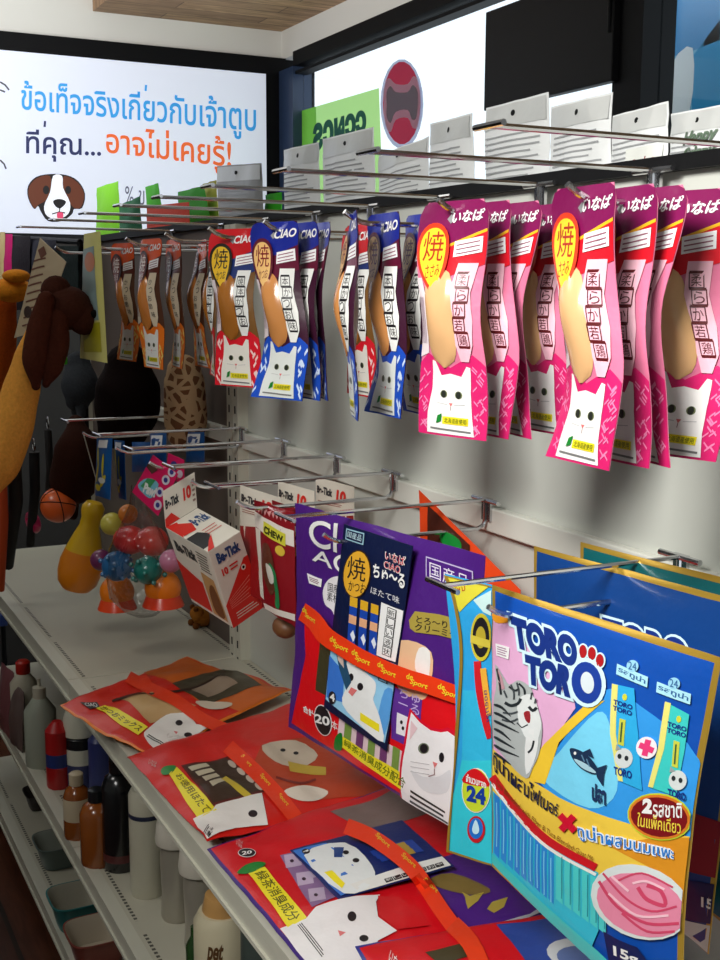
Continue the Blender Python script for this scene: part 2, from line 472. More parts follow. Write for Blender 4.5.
# ------------------------------------------------------------------ gondola shelving
XP, XL = .85, .49
SH = (.755, .413, .14)
ZCAP0, ZCAP1 = ZC+XP/7.2, ZC+XP/6.35
SLOT = M((52, 50, 44), rough=.9)
def perf_mat():
    m = bpy.data.materials.new('perforated_strip'); m.use_nodes = True; nt = m.node_tree; b = nt.nodes['Principled BSDF']; L = nt.links.new
    tc = nt.nodes.new('ShaderNodeTexCoord'); sp = nt.nodes.new('ShaderNodeSeparateXYZ'); L(tc.outputs['Object'], sp.inputs[0])
    def math_(op, a, v):
        n = nt.nodes.new('ShaderNodeMath'); n.operation = op; L(a, n.inputs[0]); n.inputs[1].default_value = v; return n.outputs[0]
    f = math_('LESS_THAN', math_('FRACT', math_('DIVIDE', sp.outputs['Y'], .012), 0), .55)
    g = math_('LESS_THAN', math_('FRACT', math_('DIVIDE', sp.outputs['Y'], .31), 0), .86)
    mu = nt.nodes.new('ShaderNodeMath'); mu.operation = 'MULTIPLY'; L(f, mu.inputs[0]); L(g, mu.inputs[1])
    mx = nt.nodes.new('ShaderNodeMix'); mx.data_type = 'RGBA'; L(mu.outputs[0], mx.inputs['Factor'])
    mx.inputs['A'].default_value = lin((196, 192, 174))+(1,); mx.inputs['B'].default_value = lin((78, 75, 66))+(1,)
    L(mx.outputs['Result'], b.inputs['Base Color']); b.inputs['Roughness'].default_value = .45
    return m
PERF = perf_mat()
SHELF = M((196, 192, 174), rough=.42, var=.06, bscale=5, name='shelf_enamel')
def gondola(y0, y1, label, pm):
    g = thing('gondola_shelving', label, 'shelf unit', (.67, (y0+y1)/2, 0), group=None)
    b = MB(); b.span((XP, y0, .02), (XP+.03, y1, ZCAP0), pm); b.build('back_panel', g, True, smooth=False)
    b = MB(); b.span((XP-.012, y0, ZCAP0), (XP+.035, y1, ZCAP1), BLACK); tag(b.build('top_rail', g, True, smooth=False), 'black top rail')
    b = MB(); b.span((XP-.014, y0, 1.186), (XP, y1, 1.218), M((222, 222, 212), rough=.4)); b.build('hook_rail', g, True, smooth=False, bevel=.002)
    for y in (y0+.016, y1-.016):
        b = MB(); b.span((XP-.022, y-.014, .02), (XP, y+.014, ZCAP0), IVORY)
        for k in range(40): b.span((XP-.0226, y-.003, .2+k*.034), (XP-.0219, y+.003, .215+k*.034), SLOT)
        b.build('upright', g, True, smooth=False)
    for i, z in enumerate(SH):
        b = MB(); b.span((XL+.004, y0+.001, z-.018), (XP-.001, y1-.001, z), SHELF)
        s = b.build('shelf', g, True, smooth=False, bevel=.002)
        b = MB(); b.span((XL, y0+.001, z-.042), (XL+.0038, y1-.001, z+.0015), IVORY)
        b.span((XL-.0035, y0+.001, z-.042), (XL, y1-.001, z-.036), IVORY); b.span((XL-.0035, y0+.001, z-.003), (XL, y1-.001, z+.0015), IVORY)
        b.span((XL+.004, y0+.001, z), (XL+.02, y1-.001, z+.0012), IVORY)
        b.build('price_lip', s, True, smooth=False)
        for x0 in (.518, .832):
            b = MB(); b.span((x0, y0+.01, z+.0001), (x0+.006, y1-.01, z+.0006), PERF); b.build('perforation', s, True, smooth=False)
    b = MB(); b.span((XP+.031, y0+.002, ZCAP1-.112), (XP+.34, y1-.002, ZCAP1-.092), SHELF); b.build('rear_shelf', g, True, smooth=False)
    b = MB(); b.span((XL+.03, y0+.002, 0), (XL+.045, y1-.002, SH[2]-.019), M((60, 56, 50), rough=.6)); b.build('kick_plate', g, True, smooth=False)
    return g
YJ = 2.20
gondola(-.3, YJ, 'long ivory steel shelving section carrying the pink treat packs and the big treat bags', PANEL)
gondola(YJ, 3.42, 'far ivory steel shelving section behind the plush toys', M((104, 92, 84), rough=.6, name='shaded_panel'))  # darker panel colour stands in for the weak light at this end

# ------------------------------------------------------------------ hooks
def hook(y, z, xt, xl, label, group, up=.012, drop=.037):
    h = thing('display_hook', label, 'hook', (XP, y, z), 0, group)
    r = .0026; tb = .028 if z < ZC else .02
    b = MB(); b.tube([(XP-.016, y, z), (xt, y, z+.001)], r, CHROME); b.build('tag_wire', h, True)
    b = MB(); b.tube([(xt-.001, y-tb, z+.001), (xt-.001, y+tb, z+.001)], .0026, CHROME); b.build('tag_bar', h, True)
    zl = z-drop
    pth = [(XP-.018, y, z-.002), (XP-.018, y, zl+.012), (XP-.021, y, zl+.004), (XP-.03, y, zl)]
    pth += [(xl+.03, y, zl), (xl+.02, y, zl+.0015), (xl+.009, y, zl+.006), (xl, y, zl+up)]
    b = MB(); b.tube(pth, .0029, CHROME); b.build('product_wire', h, True)
    b = MB(); b.tube([(XP-.018, y-.03, z), (XP-.018, y+.03, z)], .0034, CHROME); b.box((XP-.0155, y, z-.012), (.004, .02, .03), CHROME); b.build('bracket', h, True)
    return h
ZU, ZL = ZC+.12, ZC-.272
words = ['nearest', 'second nearest', 'third nearest', 'fourth nearest', 'fifth nearest', 'sixth nearest', 'seventh nearest', 'eighth nearest', 'ninth nearest']
holds = ['beside the pink packs at the right edge', 'carrying the middle pink packs', 'carrying the right-hand blue packs', 'carrying the left-hand blue packs', 'carrying the big red pack', 'carrying the narrow red packs',
         'carrying the orange packs', 'carrying the farthest orange packs', 'above the brown plush dog']
UY = [.785, .985, 1.185, 1.415, 1.62, 1.82, 2.04, 2.27, 2.58]
for i, y in enumerate(UY):
    hook(y, ZU, .505, .578, 'chrome double-wire hook of the upper row, %s, %s' % (words[i], holds[i]), 'upper row of chrome hooks', .012, .051)
holdl = ['carrying the light blue bag', 'carrying the purple and red bag', 'behind the purple bag', 'carrying the white tick box', 'with the pink toy card', 'with blue packets', 'farthest over the dark corner']
LY = [.918, 1.285, 1.54, 1.735, 1.955, 2.165, 2.42]
for i, y in enumerate(LY):
    hook(y, ZL, .55, .60 if i < 2 else .585, 'chrome double-wire hook of the lower row, %s, %s' % (words[i], holdl[i]), 'lower row of chrome hooks')

# ------------------------------------------------------------------ slim treat packs of the upper row
class PackSurf:
    def __init__(s, w=.092, h=.224, T=.014, pinch=.22, bend=.0, bow=.0, seed=0, cuts=(8, 18)):
        s.w, s.h, s.T, s.pinch, s.bend, s.bow, s.seed, s.cuts = w, h, T, pinch, bend, bow, seed, cuts
    def _b(s, v): return math.exp(-((v-.55)/.2)**2)
    def xy(s, u, v):
        y = -(u-.5)*s.w*(1-s.pinch*s._b(v))-s.bend*math.sin(2*math.pi*(v-.1))
        if v > .95: y *= 1-.16*((v-.95)/.05)**2
        z = (v-1)*s.h+.012
        x = -s.bow*math.sin(math.pi*v)
        x += .0022*math.sin(v*9+s.seed)*(u-.5)*2+.0012*noise.noise(Vector((u*4, v*6, s.seed)))
        if u < .5: x += .004*(1-2*u)**2*math.sin(v*5+s.seed*2)
        return x, y, z
    def map(s, u, v, off=0.):
        x, y, z = s.xy(u, v); uu = max(0, 1-abs((u-.44)/.5)**2.2)
        return Vector((x-s.T*uu*s._b(v)-.0018*bump01(v, .4)*bump01(u, .5)-off, y, z))
    def mapb(s, u, v):
        x, y, z = s.xy(u, v); uu = max(0, 1-abs((u-.44)/.5)**2.2)
        return Vector((x+.5*s.T*uu*s._b(v)+.0006, y, z))
PK = dict(
 pink=dict(top=(124, 20, 80), band=(214, 24, 40), mid=(220, 118, 152), low=(214, 36, 108), dash=(238, 132, 178), badge=(248, 206, 46), brim=(226, 60, 30), glyph=(170, 40, 20), strip=(244, 188, 204), meat=(226, 178, 126), logo='いなば', kanji='焼', sub='ささみ', cap='柔らか若鶏', cat=(240, 238, 236)),
 blue=dict(top=(26, 40, 142), band=(96, 20, 48), mid=(60, 20, 44), low=(28, 78, 190), dash=(210, 226, 250), badge=(236, 190, 120), brim=(96, 24, 44), glyph=(130, 30, 40), strip=(236, 236, 232), meat=(204, 138, 78), logo='CIAO', kanji='焼', sub='かつお', cap='本かつお味', cat=(226, 230, 226)),
 red=dict(top=(204, 26, 34), band=(34, 52, 112), mid=(122, 84, 40), low=(222, 26, 44), dash=(250, 214, 210), badge=(232, 186, 44), brim=(40, 36, 30), glyph=(30, 30, 40), strip=(240, 240, 236), meat=(166, 104, 40), logo='CIAO', kanji='焼', sub='かつお', cap='焼本かつお', cat=(236, 232, 222)),
 orange=dict(top=(226, 84, 26), band=(92, 34, 22), mid=(84, 46, 26), low=(240, 120, 30), dash=(250, 226, 130), badge=(120, 40, 26), brim=(60, 20, 14), glyph=(240, 230, 220), strip=(222, 206, 180), meat=(206, 128, 60), logo='CIAO', kanji='焼', sub='まぐろ', cap='かつお節味', cat=(238, 238, 236)),
)
EYEM = FILM((40, 44, 38)); INK = FILM((34, 30, 34)); STK = M((244, 244, 244), rough=.45); NOSE = FILM((220, 120, 120))
def strokes_rect(a, cx, cy, n, mat, L, seed, box):
    rr = random.Random(seed)
    for k in range(n):
        x, y = rr.uniform(box[0], box[2]), rr.uniform(box[1], box[3]); w = rr.choice((-1, 1))*.028
        a.stroke([(x-.03, y-w*.35), (x+.03, y+w*.35)], .012, mat, L)
def make_pack(kind, seed, bend, bow, label, group):
    c = PK[kind]; s = LocalUV(PackSurf(seed=seed, bend=bend, bow=bow)); g = lambda k: FILM(c[k])
    t = thing('treat_pack', label, 'pet treat pack', (0, 0, 0), 0, group)
    mb = MB(); pouch_mesh(mb, s, g('mid'), FOIL((178, 178, 182)), 10, 26)
    a = Art(s)
    a.poly([(0, .80), (.5, .80), (1, .87), (1, .985), (.94, 1), (.06, 1), (0, .985)], g('top'), 0)
    a.poly([(.35, .66), (1, .735), (1, .87), (.35, .79)], g('band'), 1)
    if kind == 'pink': a.stroke([(.36, .795), (1, .875)], .012, FILM((240, 180, 40)), 2)
    a.poly([(0, 0), (1, 0), (1, .315), (.85, .36), (.5, .30), (.15, .36), (0, .315)], g('low'), 0)
    rr = random.Random(seed+3)
    for k in range(46 if kind == 'pink' else 20):
        x, y = rr.choice((rr.uniform(.03, .17), rr.uniform(.83, .97))), rr.uniform(.02, .30); w = rr.choice((-1, 1))*(.02 if kind == 'pink' else .03)
        a.stroke([(x-.028, y-w*.5), (x+.028, y+w*.5)], .008 if kind == 'pink' else .02, g('dash'), 1)
    a.poly([(0, .34), (.17, .36), (.2, .6), (.12, .68), (0, .68)], FILM((236, 222, 226)) if kind != 'orange' else FILM((206, 196, 180)), 1)
    for k in range(4): a.stroke([(.03+.035*k, .40), (.03+.035*k, .60)], .012, FILM((150, 120, 140)), 2)
    a.poly([(.44, .925), (.5, .945), (.56, .925), (.5, .905)], M((150, 150, 152), rough=.4), 2)
    mb2 = MB(); mb2.v, mb2.f, mb2.m, mb2.mats = mb.v, mb.f, mb.m, mb.mats
    a.build('', mb=mb2); pouch = mb2.build('pouch', t)
    # the fillet seen through the clear middle
    mb = MB()
    N, K = 10, 14; vs = []
    for j in range(K+1):
        v = .30+.43*j/K; hw = .255*max(.01, 1-abs(2*j/K-1)**3.2)**.5
        for i in range(N+1):
            u = .42+hw*(2*i/N-1); vs.append(s.map(u, v, .0006+.004*max(0, 1-(2*i/N-1)**2)**.7*math.sin(math.pi*(j/K*.9+.05))**.5))
    mb.add(vs, [(j*(N+1)+i, j*(N+1)+i+1, (j+1)*(N+1)+i+1, (j+1)*(N+1)+i) for j in range(K) for i in range(N)], M(c['meat'], rough=.22, coat=.5, var=.12, bscale=25, name='fillet'))
    mb.build('fillet', t)
    a = Art(s, .0032); a.poly([(.40, .60), (.16, .68), (.06, .76), (.07, .85), (.2, .905), (.38, .905), (.52, .85), (.54, .74), (.48, .67)], g('brim'), 0, 3)
    a.poly([(.39, .625), (.2, .69), (.11, .765), (.12, .84), (.22, .885), (.37, .885), (.48, .84), (.49, .745), (.45, .68)], g('badge'), 1, 3)
    a.text(c['kanji'], [(.16, .75), (.46, .75), (.46, .875), (.16, .875)], g('glyph'), 2, .0); a.text(c['sub'], [(.22, .675), (.44, .69), (.45, .74), (.22, .735)], g('glyph'), 2, .0)
    a.build('flavour_badge', t)
    a = Art(s, .0012); a.text(c['logo'], [(.52, .905), (.97, .915), (.97, .962), (.52, .955)], M((244, 240, 240), rough=.4), 0, .03, .2); a.build('logo', t)
    a = Art(s, .0016); a.poly([(.69, .33), (.80, .33), (.88, .40), (.91, .5), (.88, .62), (.93, .74), (.68, .74), (.64, .62), (.69, .5), (.66, .4)], g('strip'), 0)
    n = len(c['cap'])
    fr = FILM((90, 20, 24)) if kind == 'pink' else INK
    for i, chh in enumerate(c['cap']):
        y1 = .70-i*.062; y0 = y1-.06; xo = .022*math.sin(i*1.7)
        if kind != 'orange':
            for q in (((.70, y0), (.70, y1)), ((.84, y0), (.84, y1)), ((.70, y0), (.84, y0)), ((.70, y1), (.84, y1))): a.stroke([(x+xo, y) for x, y in q], .011, fr, 1)
        a.text(chh, [(.72+xo, y0+.008), (.82+xo, y0+.008), (.82+xo, y1-.008), (.72+xo, y1-.008)], fr, 1, .0)
    a.build('caption_strip', t)
    a = Art(s, .0018); a.poly([(.60, .765), (.96, .785), (.96, .85), (.60, .83)], STK, 0)
    for k in range(3): a.stroke([(.63, .778+.018*k), (.93, .795+.018*k)], .005, FILM((150, 90, 110)), 1)
    a.build('price_sticker', t)
    a = Art(s, .0010); ct = g('cat')
    a.poly([(.16, .01), (.84, .01), (.80, .10), (.78, .20), (.80, .305), (.75, .31), (.66, .265), (.5, .275), (.36, .265), (.28, .325), (.23, .33), (.22, .2), (.17, .1)], ct, 0)
    for ex in (.40, .62): a.ell(ex, .185, .052, .017, FILM((120, 130, 90)), 1); a.ell(ex, .185, .036, .016, EYEM, 2)
    a.poly([(.48, .148), (.54, .148), (.51, .132)], NOSE, 1); a.stroke([(.51, .132), (.51, .115)], .008, FILM((150, 110, 110)), 1)
    for sx in (-1, 1): a.stroke([(.51+.05*sx, .14), (.51+.2*sx, .145)], .003, FILM((190, 190, 190)), 1)
    a.rect(.40, .055, .76, .088, YEL, 2); a.text('北海道産使用', [(.43, .06), (.74, .06), (.74, .083), (.43, .083)], FILM((70, 90, 30)), 3)
    a.poly([(.31, .055), (.38, .065), (.39, .10), (.33, .09)], GRN, 3); a.stroke([(.22, .032), (.80, .028)], .008, FILM((120, 120, 120)), 2)
    a.build('cat_picture', t)
    return t
ZW = ZU-.051
protos = {}
def pack(kind, hy, x, yw, label, group, var=0):
    key = (kind, var); loc = (x, hy, ZW); rz = R_(yw)
    if key not in protos:
        sh = [(.003, .002), (.009, -.003), (-.006, .006)][var]
        t = make_pack(kind, len(protos)*2+1, sh[0], sh[1], label, group); protos[key] = t
        t.location = loc; t.rotation_euler = (0, 0, rz)
        return t
    return dup(protos[key], loc, rz, label, group)
for a in [
 ('pink', 0, .597, 14, 'front pink pack with cat face and price sticker in the middle of the top row', 0),
 ('pink', 0, .634, 2, 'pink pack directly behind the front pink pack in the middle of the top row', 1),
 ('pink', 0, .662, -4, 'pink pack third from the front on the middle pink hook, curved edge showing', 2),
 ('pink', 0, .700, 0, 'pink pack fourth from the front on the middle pink hook', 0),
 ('pink', 0, .738, 2, 'pink pack deepest on the middle pink hook, next to the wall', 1),
 ('pink', 2, .600, -4, 'pink pack with cat face turned edge-on, front one of the right pink hook', 1),
 ('pink', 2, .636, -4, 'pink pack right behind the front one of the right pink hook', 0),
 ('pink', 2, .660, -6, 'pink pack third on the right pink hook, half hidden', 2),
 ('pink', 2, .700, 14, 'pink pack with wide price sticker facing out, fourth on the right pink hook', 1),
 ('pink', 2, .775, 8, 'pink pack cut by the right edge of the picture', 0),
 ('blue', 4, .590, -22, 'blue pack turned edge-on, front one of the right blue hook', 0),
 ('blue', 4, .630, -4, 'blue pack second on the right blue hook, cat in shade', 1),
 ('blue', 4, .672, -4, 'blue pack third on the right blue hook beside the pink pack', 2),
 ('blue', 6, .598, 20, 'blue pack with big orange badge facing out, front one of the left blue hook', 1),
 ('blue', 6, .632, 2, 'blue pack second on the left blue hook', 0),
 ('blue', 6, .655, -10, 'blue pack third on the left blue hook, dark and narrow', 2),
 ('red', 6, .715, -2, 'red pack hanging behind the left blue packs', 0),
 ('red', 8, .618, 24, 'red pack with gold badge and white cat facing out', 0),
 ('red', 9, .655, -18, 'narrow red pack to the left of the big red pack', 1),
 ('red', 9, .700, -14, 'narrow red pack half hidden behind the big red pack', 0),
 ('orange', 10, .622, 8, 'orange pack with white cat, right one of the two front orange packs', 0),
 ('orange', 10, .665, -6, 'orange pack behind the right front orange pack', 1),
 ('orange', 10, .715, -6, 'orange pack deepest on its hook beside the narrow red packs', 2),
 ('orange', 11, .640, 8, 'orange pack with white cat, left one of the two front orange packs', 1),
 ('orange', 11, .690, -6, 'orange pack behind the left front orange pack', 0),
]:
    k, hi, x, yw, lab, var = a
    hy = {0: .985, 2: .785, 4: 1.185, 6: 1.415, 8: 1.62, 9: 1.82, 10: 2.04, 11: 2.27}[hi]
    pack(k, hy, x, yw, lab, {'pink': 'pink treat packs', 'blue': 'blue treat packs', 'red': 'red treat packs', 'orange': 'orange treat packs'}[k], var)
# ------------------------------------------------------------------ big bags on the lower hooks
def vplane(p0, p1): return (p1-p0).cross(Vector((0, 0, 1)))
def hang_panel(tl, tr, br, bl, zt, push=0., **k):
    """upright panel: top corners at height zt, lower corners straight below in the same plane, pushed out by push"""
    a, b = P(*tl, Z=zt), P(*tr, Z=zt); n = vplane(a, b).normalized()
    if n.x > 0: n = -n
    return Panel(on_plane(*bl, a, n), on_plane(*br, a, n), b, a, **k)
def offset_panel(ref, tl, tr, br, bl, off, **k):
    p0 = ref.c[3]+ref.n*off
    return Panel(*[on_plane(*q, p0, ref.n) for q in (bl, br, tr, tl)], **k)
def F(*c): return FILM(c)
def outline(a, t, quad, mat_in, mat_out, L, bi, bo):
    """lettering with a wider rim of another colour underneath"""
    vi, fi = glyphs(t, bi); 
    k = (bo-bi)
    bl, br, tr, tl = [Vector(q) for q in quad]; h = ((tl-bl).length+(tr-br).length)/2; e = k/.75*h
    ex, ey = (br-bl).normalized()*e, (tl-bl).normalized()*e
    a.text(t, [bl-ex-ey, br+ex-ey, tr+ex+ey, tl-ex+ey], mat_out, L, bo); a.text(t, quad, mat_in, L+1, bi)
def ribbon_mesh(name, surf, path, w, lifts, mat, parent, txt=None, tm=None, lay=()):
    mb = MB(); n = len(path); vs = []
    for i, p in enumerate(path):
        q0, q1 = path[max(i-1, 0)], path[min(i+1, n-1)]; dx, dy = q1[0]-q0[0], q1[1]-q0[1]; l = math.hypot(dx, dy)
        ww = w[i] if isinstance(w, (list, tuple)) else w
        for s in (-1, -.33, .33, 1):
            u, v = surf.conv((p[0]-dy/l*ww/2*s, p[1]+dx/l*ww/2*s)); vs.append(surf.map(u, v, lifts[i]))
    mb.add(vs, [(i*4+k, i*4+k+1, i*4+k+5, i*4+k+4) for i in range(n-1) for k in range(3)], mat)
    o = mb.build(name, parent, True)
    return o

# --- purple and red bag
zt = ZC-.283
S = hang_panel((294, 503), (485, 556), (480, 846), (288, 727), zt, T=.016, back=.02, noise_amp=.005, seed=2, cuts=(26, 26), kx=.7, ky=.5)
_b = S.base
def pinch(u, v, f=_b): return f(.5+(u-.5)*(1-.07*math.sin(math.pi*min(1, max(0, v)))), v)
S.base = pinch
base = (S.c[0]+S.c[1])/2
ciao = thing('treat_bag', 'big purple and red treat bag with white cat hanging upright on the lower row', 'pet treat bag', base)
PUR, REDB = F(74, 30, 122), F(222, 18, 28)
mb = MB(); pouch_mesh(mb, S, PUR, F(120, 110, 130), 18, 18)
a = Art(S, .0008)
a.poly([(305, 616), (325, 628), (355, 652), (400, 672), (455, 694), (476, 700), (474, 836), (292, 723), (299, 690), (306, 655)], REDB, 0)
a.poly([(321, 633), (333, 640), (330, 697), (316, 690)], F(66, 62, 40), 1)
a.poly([(340, 716), (405, 752), (404, 780), (338, 738)], F(226, 200, 206), 1)
for k in range(5): a.poly([(346+12*k, 719+6.6*k), (353+12*k, 723+6.6*k), (351+12*k, 746+6.6*k), (344+12*k, 742+6.6*k)], F(112, 60, 110) if k % 2 else F(120, 150, 70), 2)
a.poly([(393, 686), (423, 700), (421, 752), (392, 738)], F(96, 50, 150), 1); a.poly([(398, 712), (409, 717), (408, 737), (397, 733)], F(236, 232, 240), 2)
a.ell(402.5, 722, 1.3, 2, INK, 3); a.ell(404, 728, 1.3, 2, INK, 3)
a.text('ちゅ\nーる', [(399, 707), (420, 716), (421, 694), (400, 686)], F(200, 180, 230), 2)
a.poly([(432, 652), (402, 640), (396, 664), (400, 690), (420, 700), (430, 690)], F(232, 190, 150), 1, 4); a.poly([(420, 648), (431, 652), (428, 682), (416, 668)], F(238, 236, 232), 2, 3)
a.build('', mb=mb); mb.build('pouch', ciao, True)
a = Art(S, .0016)
a.text('Cl', [(311, 545), (338, 553), (339, 523), (309, 519)], WHITE, 0, .01); a.text('AO', [(313, 560), (356, 580), (358, 556), (313, 550)], WHITE, 0, .01); a.build('logo', ciao)
a = Art(S, .0016); a.poly([(308, 573), (323, 579), (322, 587), (310, 583)], STK, 0); a.lines([(311, 581), (320, 585), (321, 580), (310, 576)], 3, F(130, 60, 90), 1); a.build('price_sticker', ciao)
a = Art(S, .0016); a.poly([(324, 590), (330, 579), (341, 576), (350, 580), (349, 640), (340, 635), (334, 612), (326, 604)], F(232, 228, 232), 0, 4); a.text('国産\n素材', [(328, 600), (340, 604), (340, 585), (329, 582)], INK, 1); a.build('speech_bubble', ciao)
a = Art(S, .0016); a.poly([(427, 579), (427, 556), (474, 571), (474, 595)], F(190, 180, 214), 0); a.poly([(428, 578), (428, 557.5), (473, 572), (473, 594)], PUR, 1); a.text('国産品', [(431, 577), (470, 591), (470, 575), (431, 561)], F(226, 222, 236), 2); a.build('origin_mark', ciao)
a = Art(S, .0016); a.poly([(410, 620), (416, 611), (440, 614), (462, 620), (462, 641), (440, 635), (416, 632), (411, 628)], M((206, 184, 84), rough=.3, metal=.4), 0); a.text('とろ〜り\nクリーミー', [(416, 630), (458, 638), (458, 623), (417, 615)], INK, 1, .01); a.build('gold_label', ciao)
a = Art(S, .0016)
a.poly([(400, 812), (401, 765), (405, 742), (408, 722), (411, 708), (421, 719), (432, 727), (442, 729), (449, 727), (470, 740), (470, 838)], F(214, 20, 50), 0)
a.poly([(402, 811), (403, 768), (407, 745), (410, 724), (412.5, 712), (421, 722), (432, 730), (442, 732), (449, 731), (469, 745), (469, 836)], F(240, 238, 240), 1)
a.poly([(412.5, 720), (419, 728), (411, 740)], F(232, 200, 206), 2); a.poly([(412, 770), (424, 776), (440, 776), (452, 770), (448, 792), (425, 790)], F(222, 222, 226), 2, 4)
for y in (764, 769, 774): a.stroke([(431, y), (412, y-3)], .5, F(180, 180, 184), 3)
a.stroke([(436, 768), (436, 774), (430, 776)], .8, F(150, 110, 110), 3); a.ell(425, 748, 5.5, 5.5, F(120, 130, 110), 2); a.ell(425.5, 748, 4, 4.6, INK, 3); a.ell(443, 757, 2.6, 5, INK, 2); a.poly([(434, 761), (439, 763), (436, 768)], NOSE, 2)
a.lines([(411, 803), (450, 826), (450, 812), (412, 788)], 3, INK, 2); a.build('cat_picture', ciao)
a = Art(S, .0016); a.poly([(335, 746), (337, 736), (343, 733), (343, 749), (337, 750)], F(20, 120, 40), 1, 3); a.build('leaf_mark', ciao)
a = Art(S, .0016); a.poly([(343, 747), (407, 793), (410, 777), (343, 736)], YEL, 0); a.text('緑茶消臭成分配合', [(345, 745), (405, 789), (408, 779), (345, 738)], F(90, 110, 20), 1, .01); a.build('yellow_caption', ciao)
a = Art(S, .0016); a.ell(324, 720, 8.5, 16, F(230, 220, 220), 0, -12); a.ell(324, 720, 7.6, 15, INK, 1, -12); a.text('20', [(316, 722), (331, 726), (331, 717), (316, 713)], WHITE, 2, .03); a.text('合計', [(304, 711), (315, 718), (315, 711), (304, 704)], WHITE, 1, .03); a.text('本', [(333, 728), (339, 731), (339, 722), (333, 719)], WHITE, 2); a.build('count_mark', ciao)
path = catmull([(304, 611), (322, 620), (338, 635), (352, 644), (372, 656), (400, 669), (430, 680), (446, 687), (474, 700)], 3, False)
lf = []
for x, y in path: lf.append(.0035+.013*min(1, max(0, (x-305)/28))*min(1, max(0, (470-x)/50)))
rb = ribbon_mesh('promo_tape', S, path, 18, lf, F(240, 62, 24), ciao)
class Lift:
    def __init__(s, surf, path, lf): s.s = surf; s.conv = surf.conv; s.cuts = (1, 1); s.p = [surf.conv(q)[0] for q in path]; s.l = lf
    def map(s, u, v, off=0.):
        for i in range(len(s.p)-1):
            if s.p[i] <= u <= s.p[i+1]:
                r = (u-s.p[i])/(s.p[i+1]-s.p[i]); return s.s.map(u, v, s.l[i]*(1-r)+s.l[i+1]*r+off)
        return s.s.map(u, v, s.l[0 if u < s.p[0] else -1]+off)
a = Art(Lift(S, path, lf), .0006)
for x, y in ((308, 612), (344, 640), (366, 653), (392, 665), (421, 677), (448, 688)):
    t = F(246, 214, 50); a.text('de', [(x-3, y-1), (x+3, y+1), (x+3, y-5), (x-3, y-7)], t, 0, .02, .2); a.text('Sport', [(x, y+5), (x+15, y+12), (x+16, y+5), (x+1, y-1)], t, 0, .02, .2)
a.build('tape_lettering', rb)

# --- four stick pack taped to it
Q = offset_panel(S, (344, 524), (413, 546), (386, 751), (324, 707), .017, T=.006, back=.002, noise_amp=.0012, seed=5, cuts=(8, 12), kx=.5, ky=.4)
four = thing('treat_pack', 'navy stick pack with licking white cat, taped upright to the purple bag', 'pet treat pack', (Q.c[0]+Q.c[1])/2)
NAVY = F(16, 26, 62)
mb = MB(); pouch_mesh(mb, Q, NAVY, NAVY, 10, 14)
a = Art(Q)
a.poly([(333, 632), (398, 665), (394, 700), (385, 743), (326, 699), (330, 660)], F(150, 206, 240), 0); a.poly([(330, 655), (345, 672), (343, 702), (327, 697)], F(60, 120, 214), 1); a.poly([(385, 690), (394, 694), (385, 735), (378, 722)], F(90, 160, 226), 1, 3)
a.build('', mb=mb); mb.build('pouch', four, True)
a = Art(Q, .001); a.poly([(346, 539), (364, 545), (365, 533), (347, 528)], F(150, 190, 206), 0); a.poly([(347, 538), (363, 543.5), (364, 534), (348, 529.5)], NAVY, 1); a.text('国産品', [(348, 536.5), (362, 541.5), (363, 535), (349, 531)], F(190, 220, 230), 2); a.build('origin_mark', four)
a = Art(Q, .001); a.ell(357.5, 574, 14, 24.5, F(60, 40, 20), 0, 6); a.ell(357.5, 574, 13, 23, F(226, 170, 50), 1, 6); a.text('焼', [(348, 578), (366, 582), (367, 559), (349, 555)], INK, 2, .0); a.text('かつお', [(349, 590), (366, 594), (367, 584), (350, 580)], INK, 2); a.build('flavour_badge', four)
a = Art(Q, .001); outline(a, 'いなば\nCIAO', [(385, 567), (404, 575), (406, 557), (386, 551)], F(206, 40, 60), WHITE, 0, .0, .035); a.build('logo', four)
a = Art(Q, .001); a.text('ちゅ〜る', [(373, 577), (405, 590), (406, 574), (374, 563)], WHITE, 0, .03); a.text('ほたて味', [(371, 593), (400, 604), (400, 597), (372, 586)], F(220, 220, 226), 0); a.build('name_lettering', four)
a = Art(Q, .001)
for i in range(3):
    x = 351+10.5*i; y = 596+3.5*i
    a.poly([(x, y), (x+7.5, y+2.5), (x+4, y+66), (x-3.5, y+63)], F(28, 70, 170), 0); a.poly([(x, y), (x+7.5, y+2.5), (x+7, y+12), (x-.5, y+9.5)], F(220, 170, 40), 1); a.poly([(x-1, y+18), (x+6.4, y+20.5), (x+5.8, y+29), (x-1.6, y+26.5)], F(226, 170, 130), 1); a.poly([(x, y+38), (x+3, y+34), (x+5, y+41), (x+3, y+46)], F(226, 234, 246), 1)
a.build('stick_picture', four)
a = Art(Q, .001); a.poly([(382, 602), (405, 611), (396, 662), (377, 655)], F(236, 236, 236), 0)
for i, c in enumerate('新しい液状'):
    x, y = 388.5-1.2*i, 606.5+9.6*i
    a.poly([(x, y), (x+9, y+3.6), (x+8, y+12.6), (x-1, y+9)], INK, 1); a.poly([(x+.7, y+1), (x+8.2, y+4), (x+7.4, y+11.6), (x-.2, y+8.4)], F(236, 236, 236), 2); a.text(c, [(x+.4, y+8), (x+7, y+10.6), (x+7.6, y+4.6), (x+1, y+2)], INK, 3)
a.poly([(380, 672), (389, 676), (388, 684), (379, 680)], INK, 1); a.poly([(381, 673.4), (388, 676.6), (387, 682.6), (380, 679.4)], F(150, 206, 240), 2); a.build('caption_strip', four)
a = Art(Q, .001)
a.poly([(343, 704), (347, 686), (347, 672), (348, 660), (354, 662), (360, 667), (368, 674), (376, 682), (376, 692), (374, 700), (380, 716), (384, 742), (362, 726)], F(236, 238, 238), 0, 3)
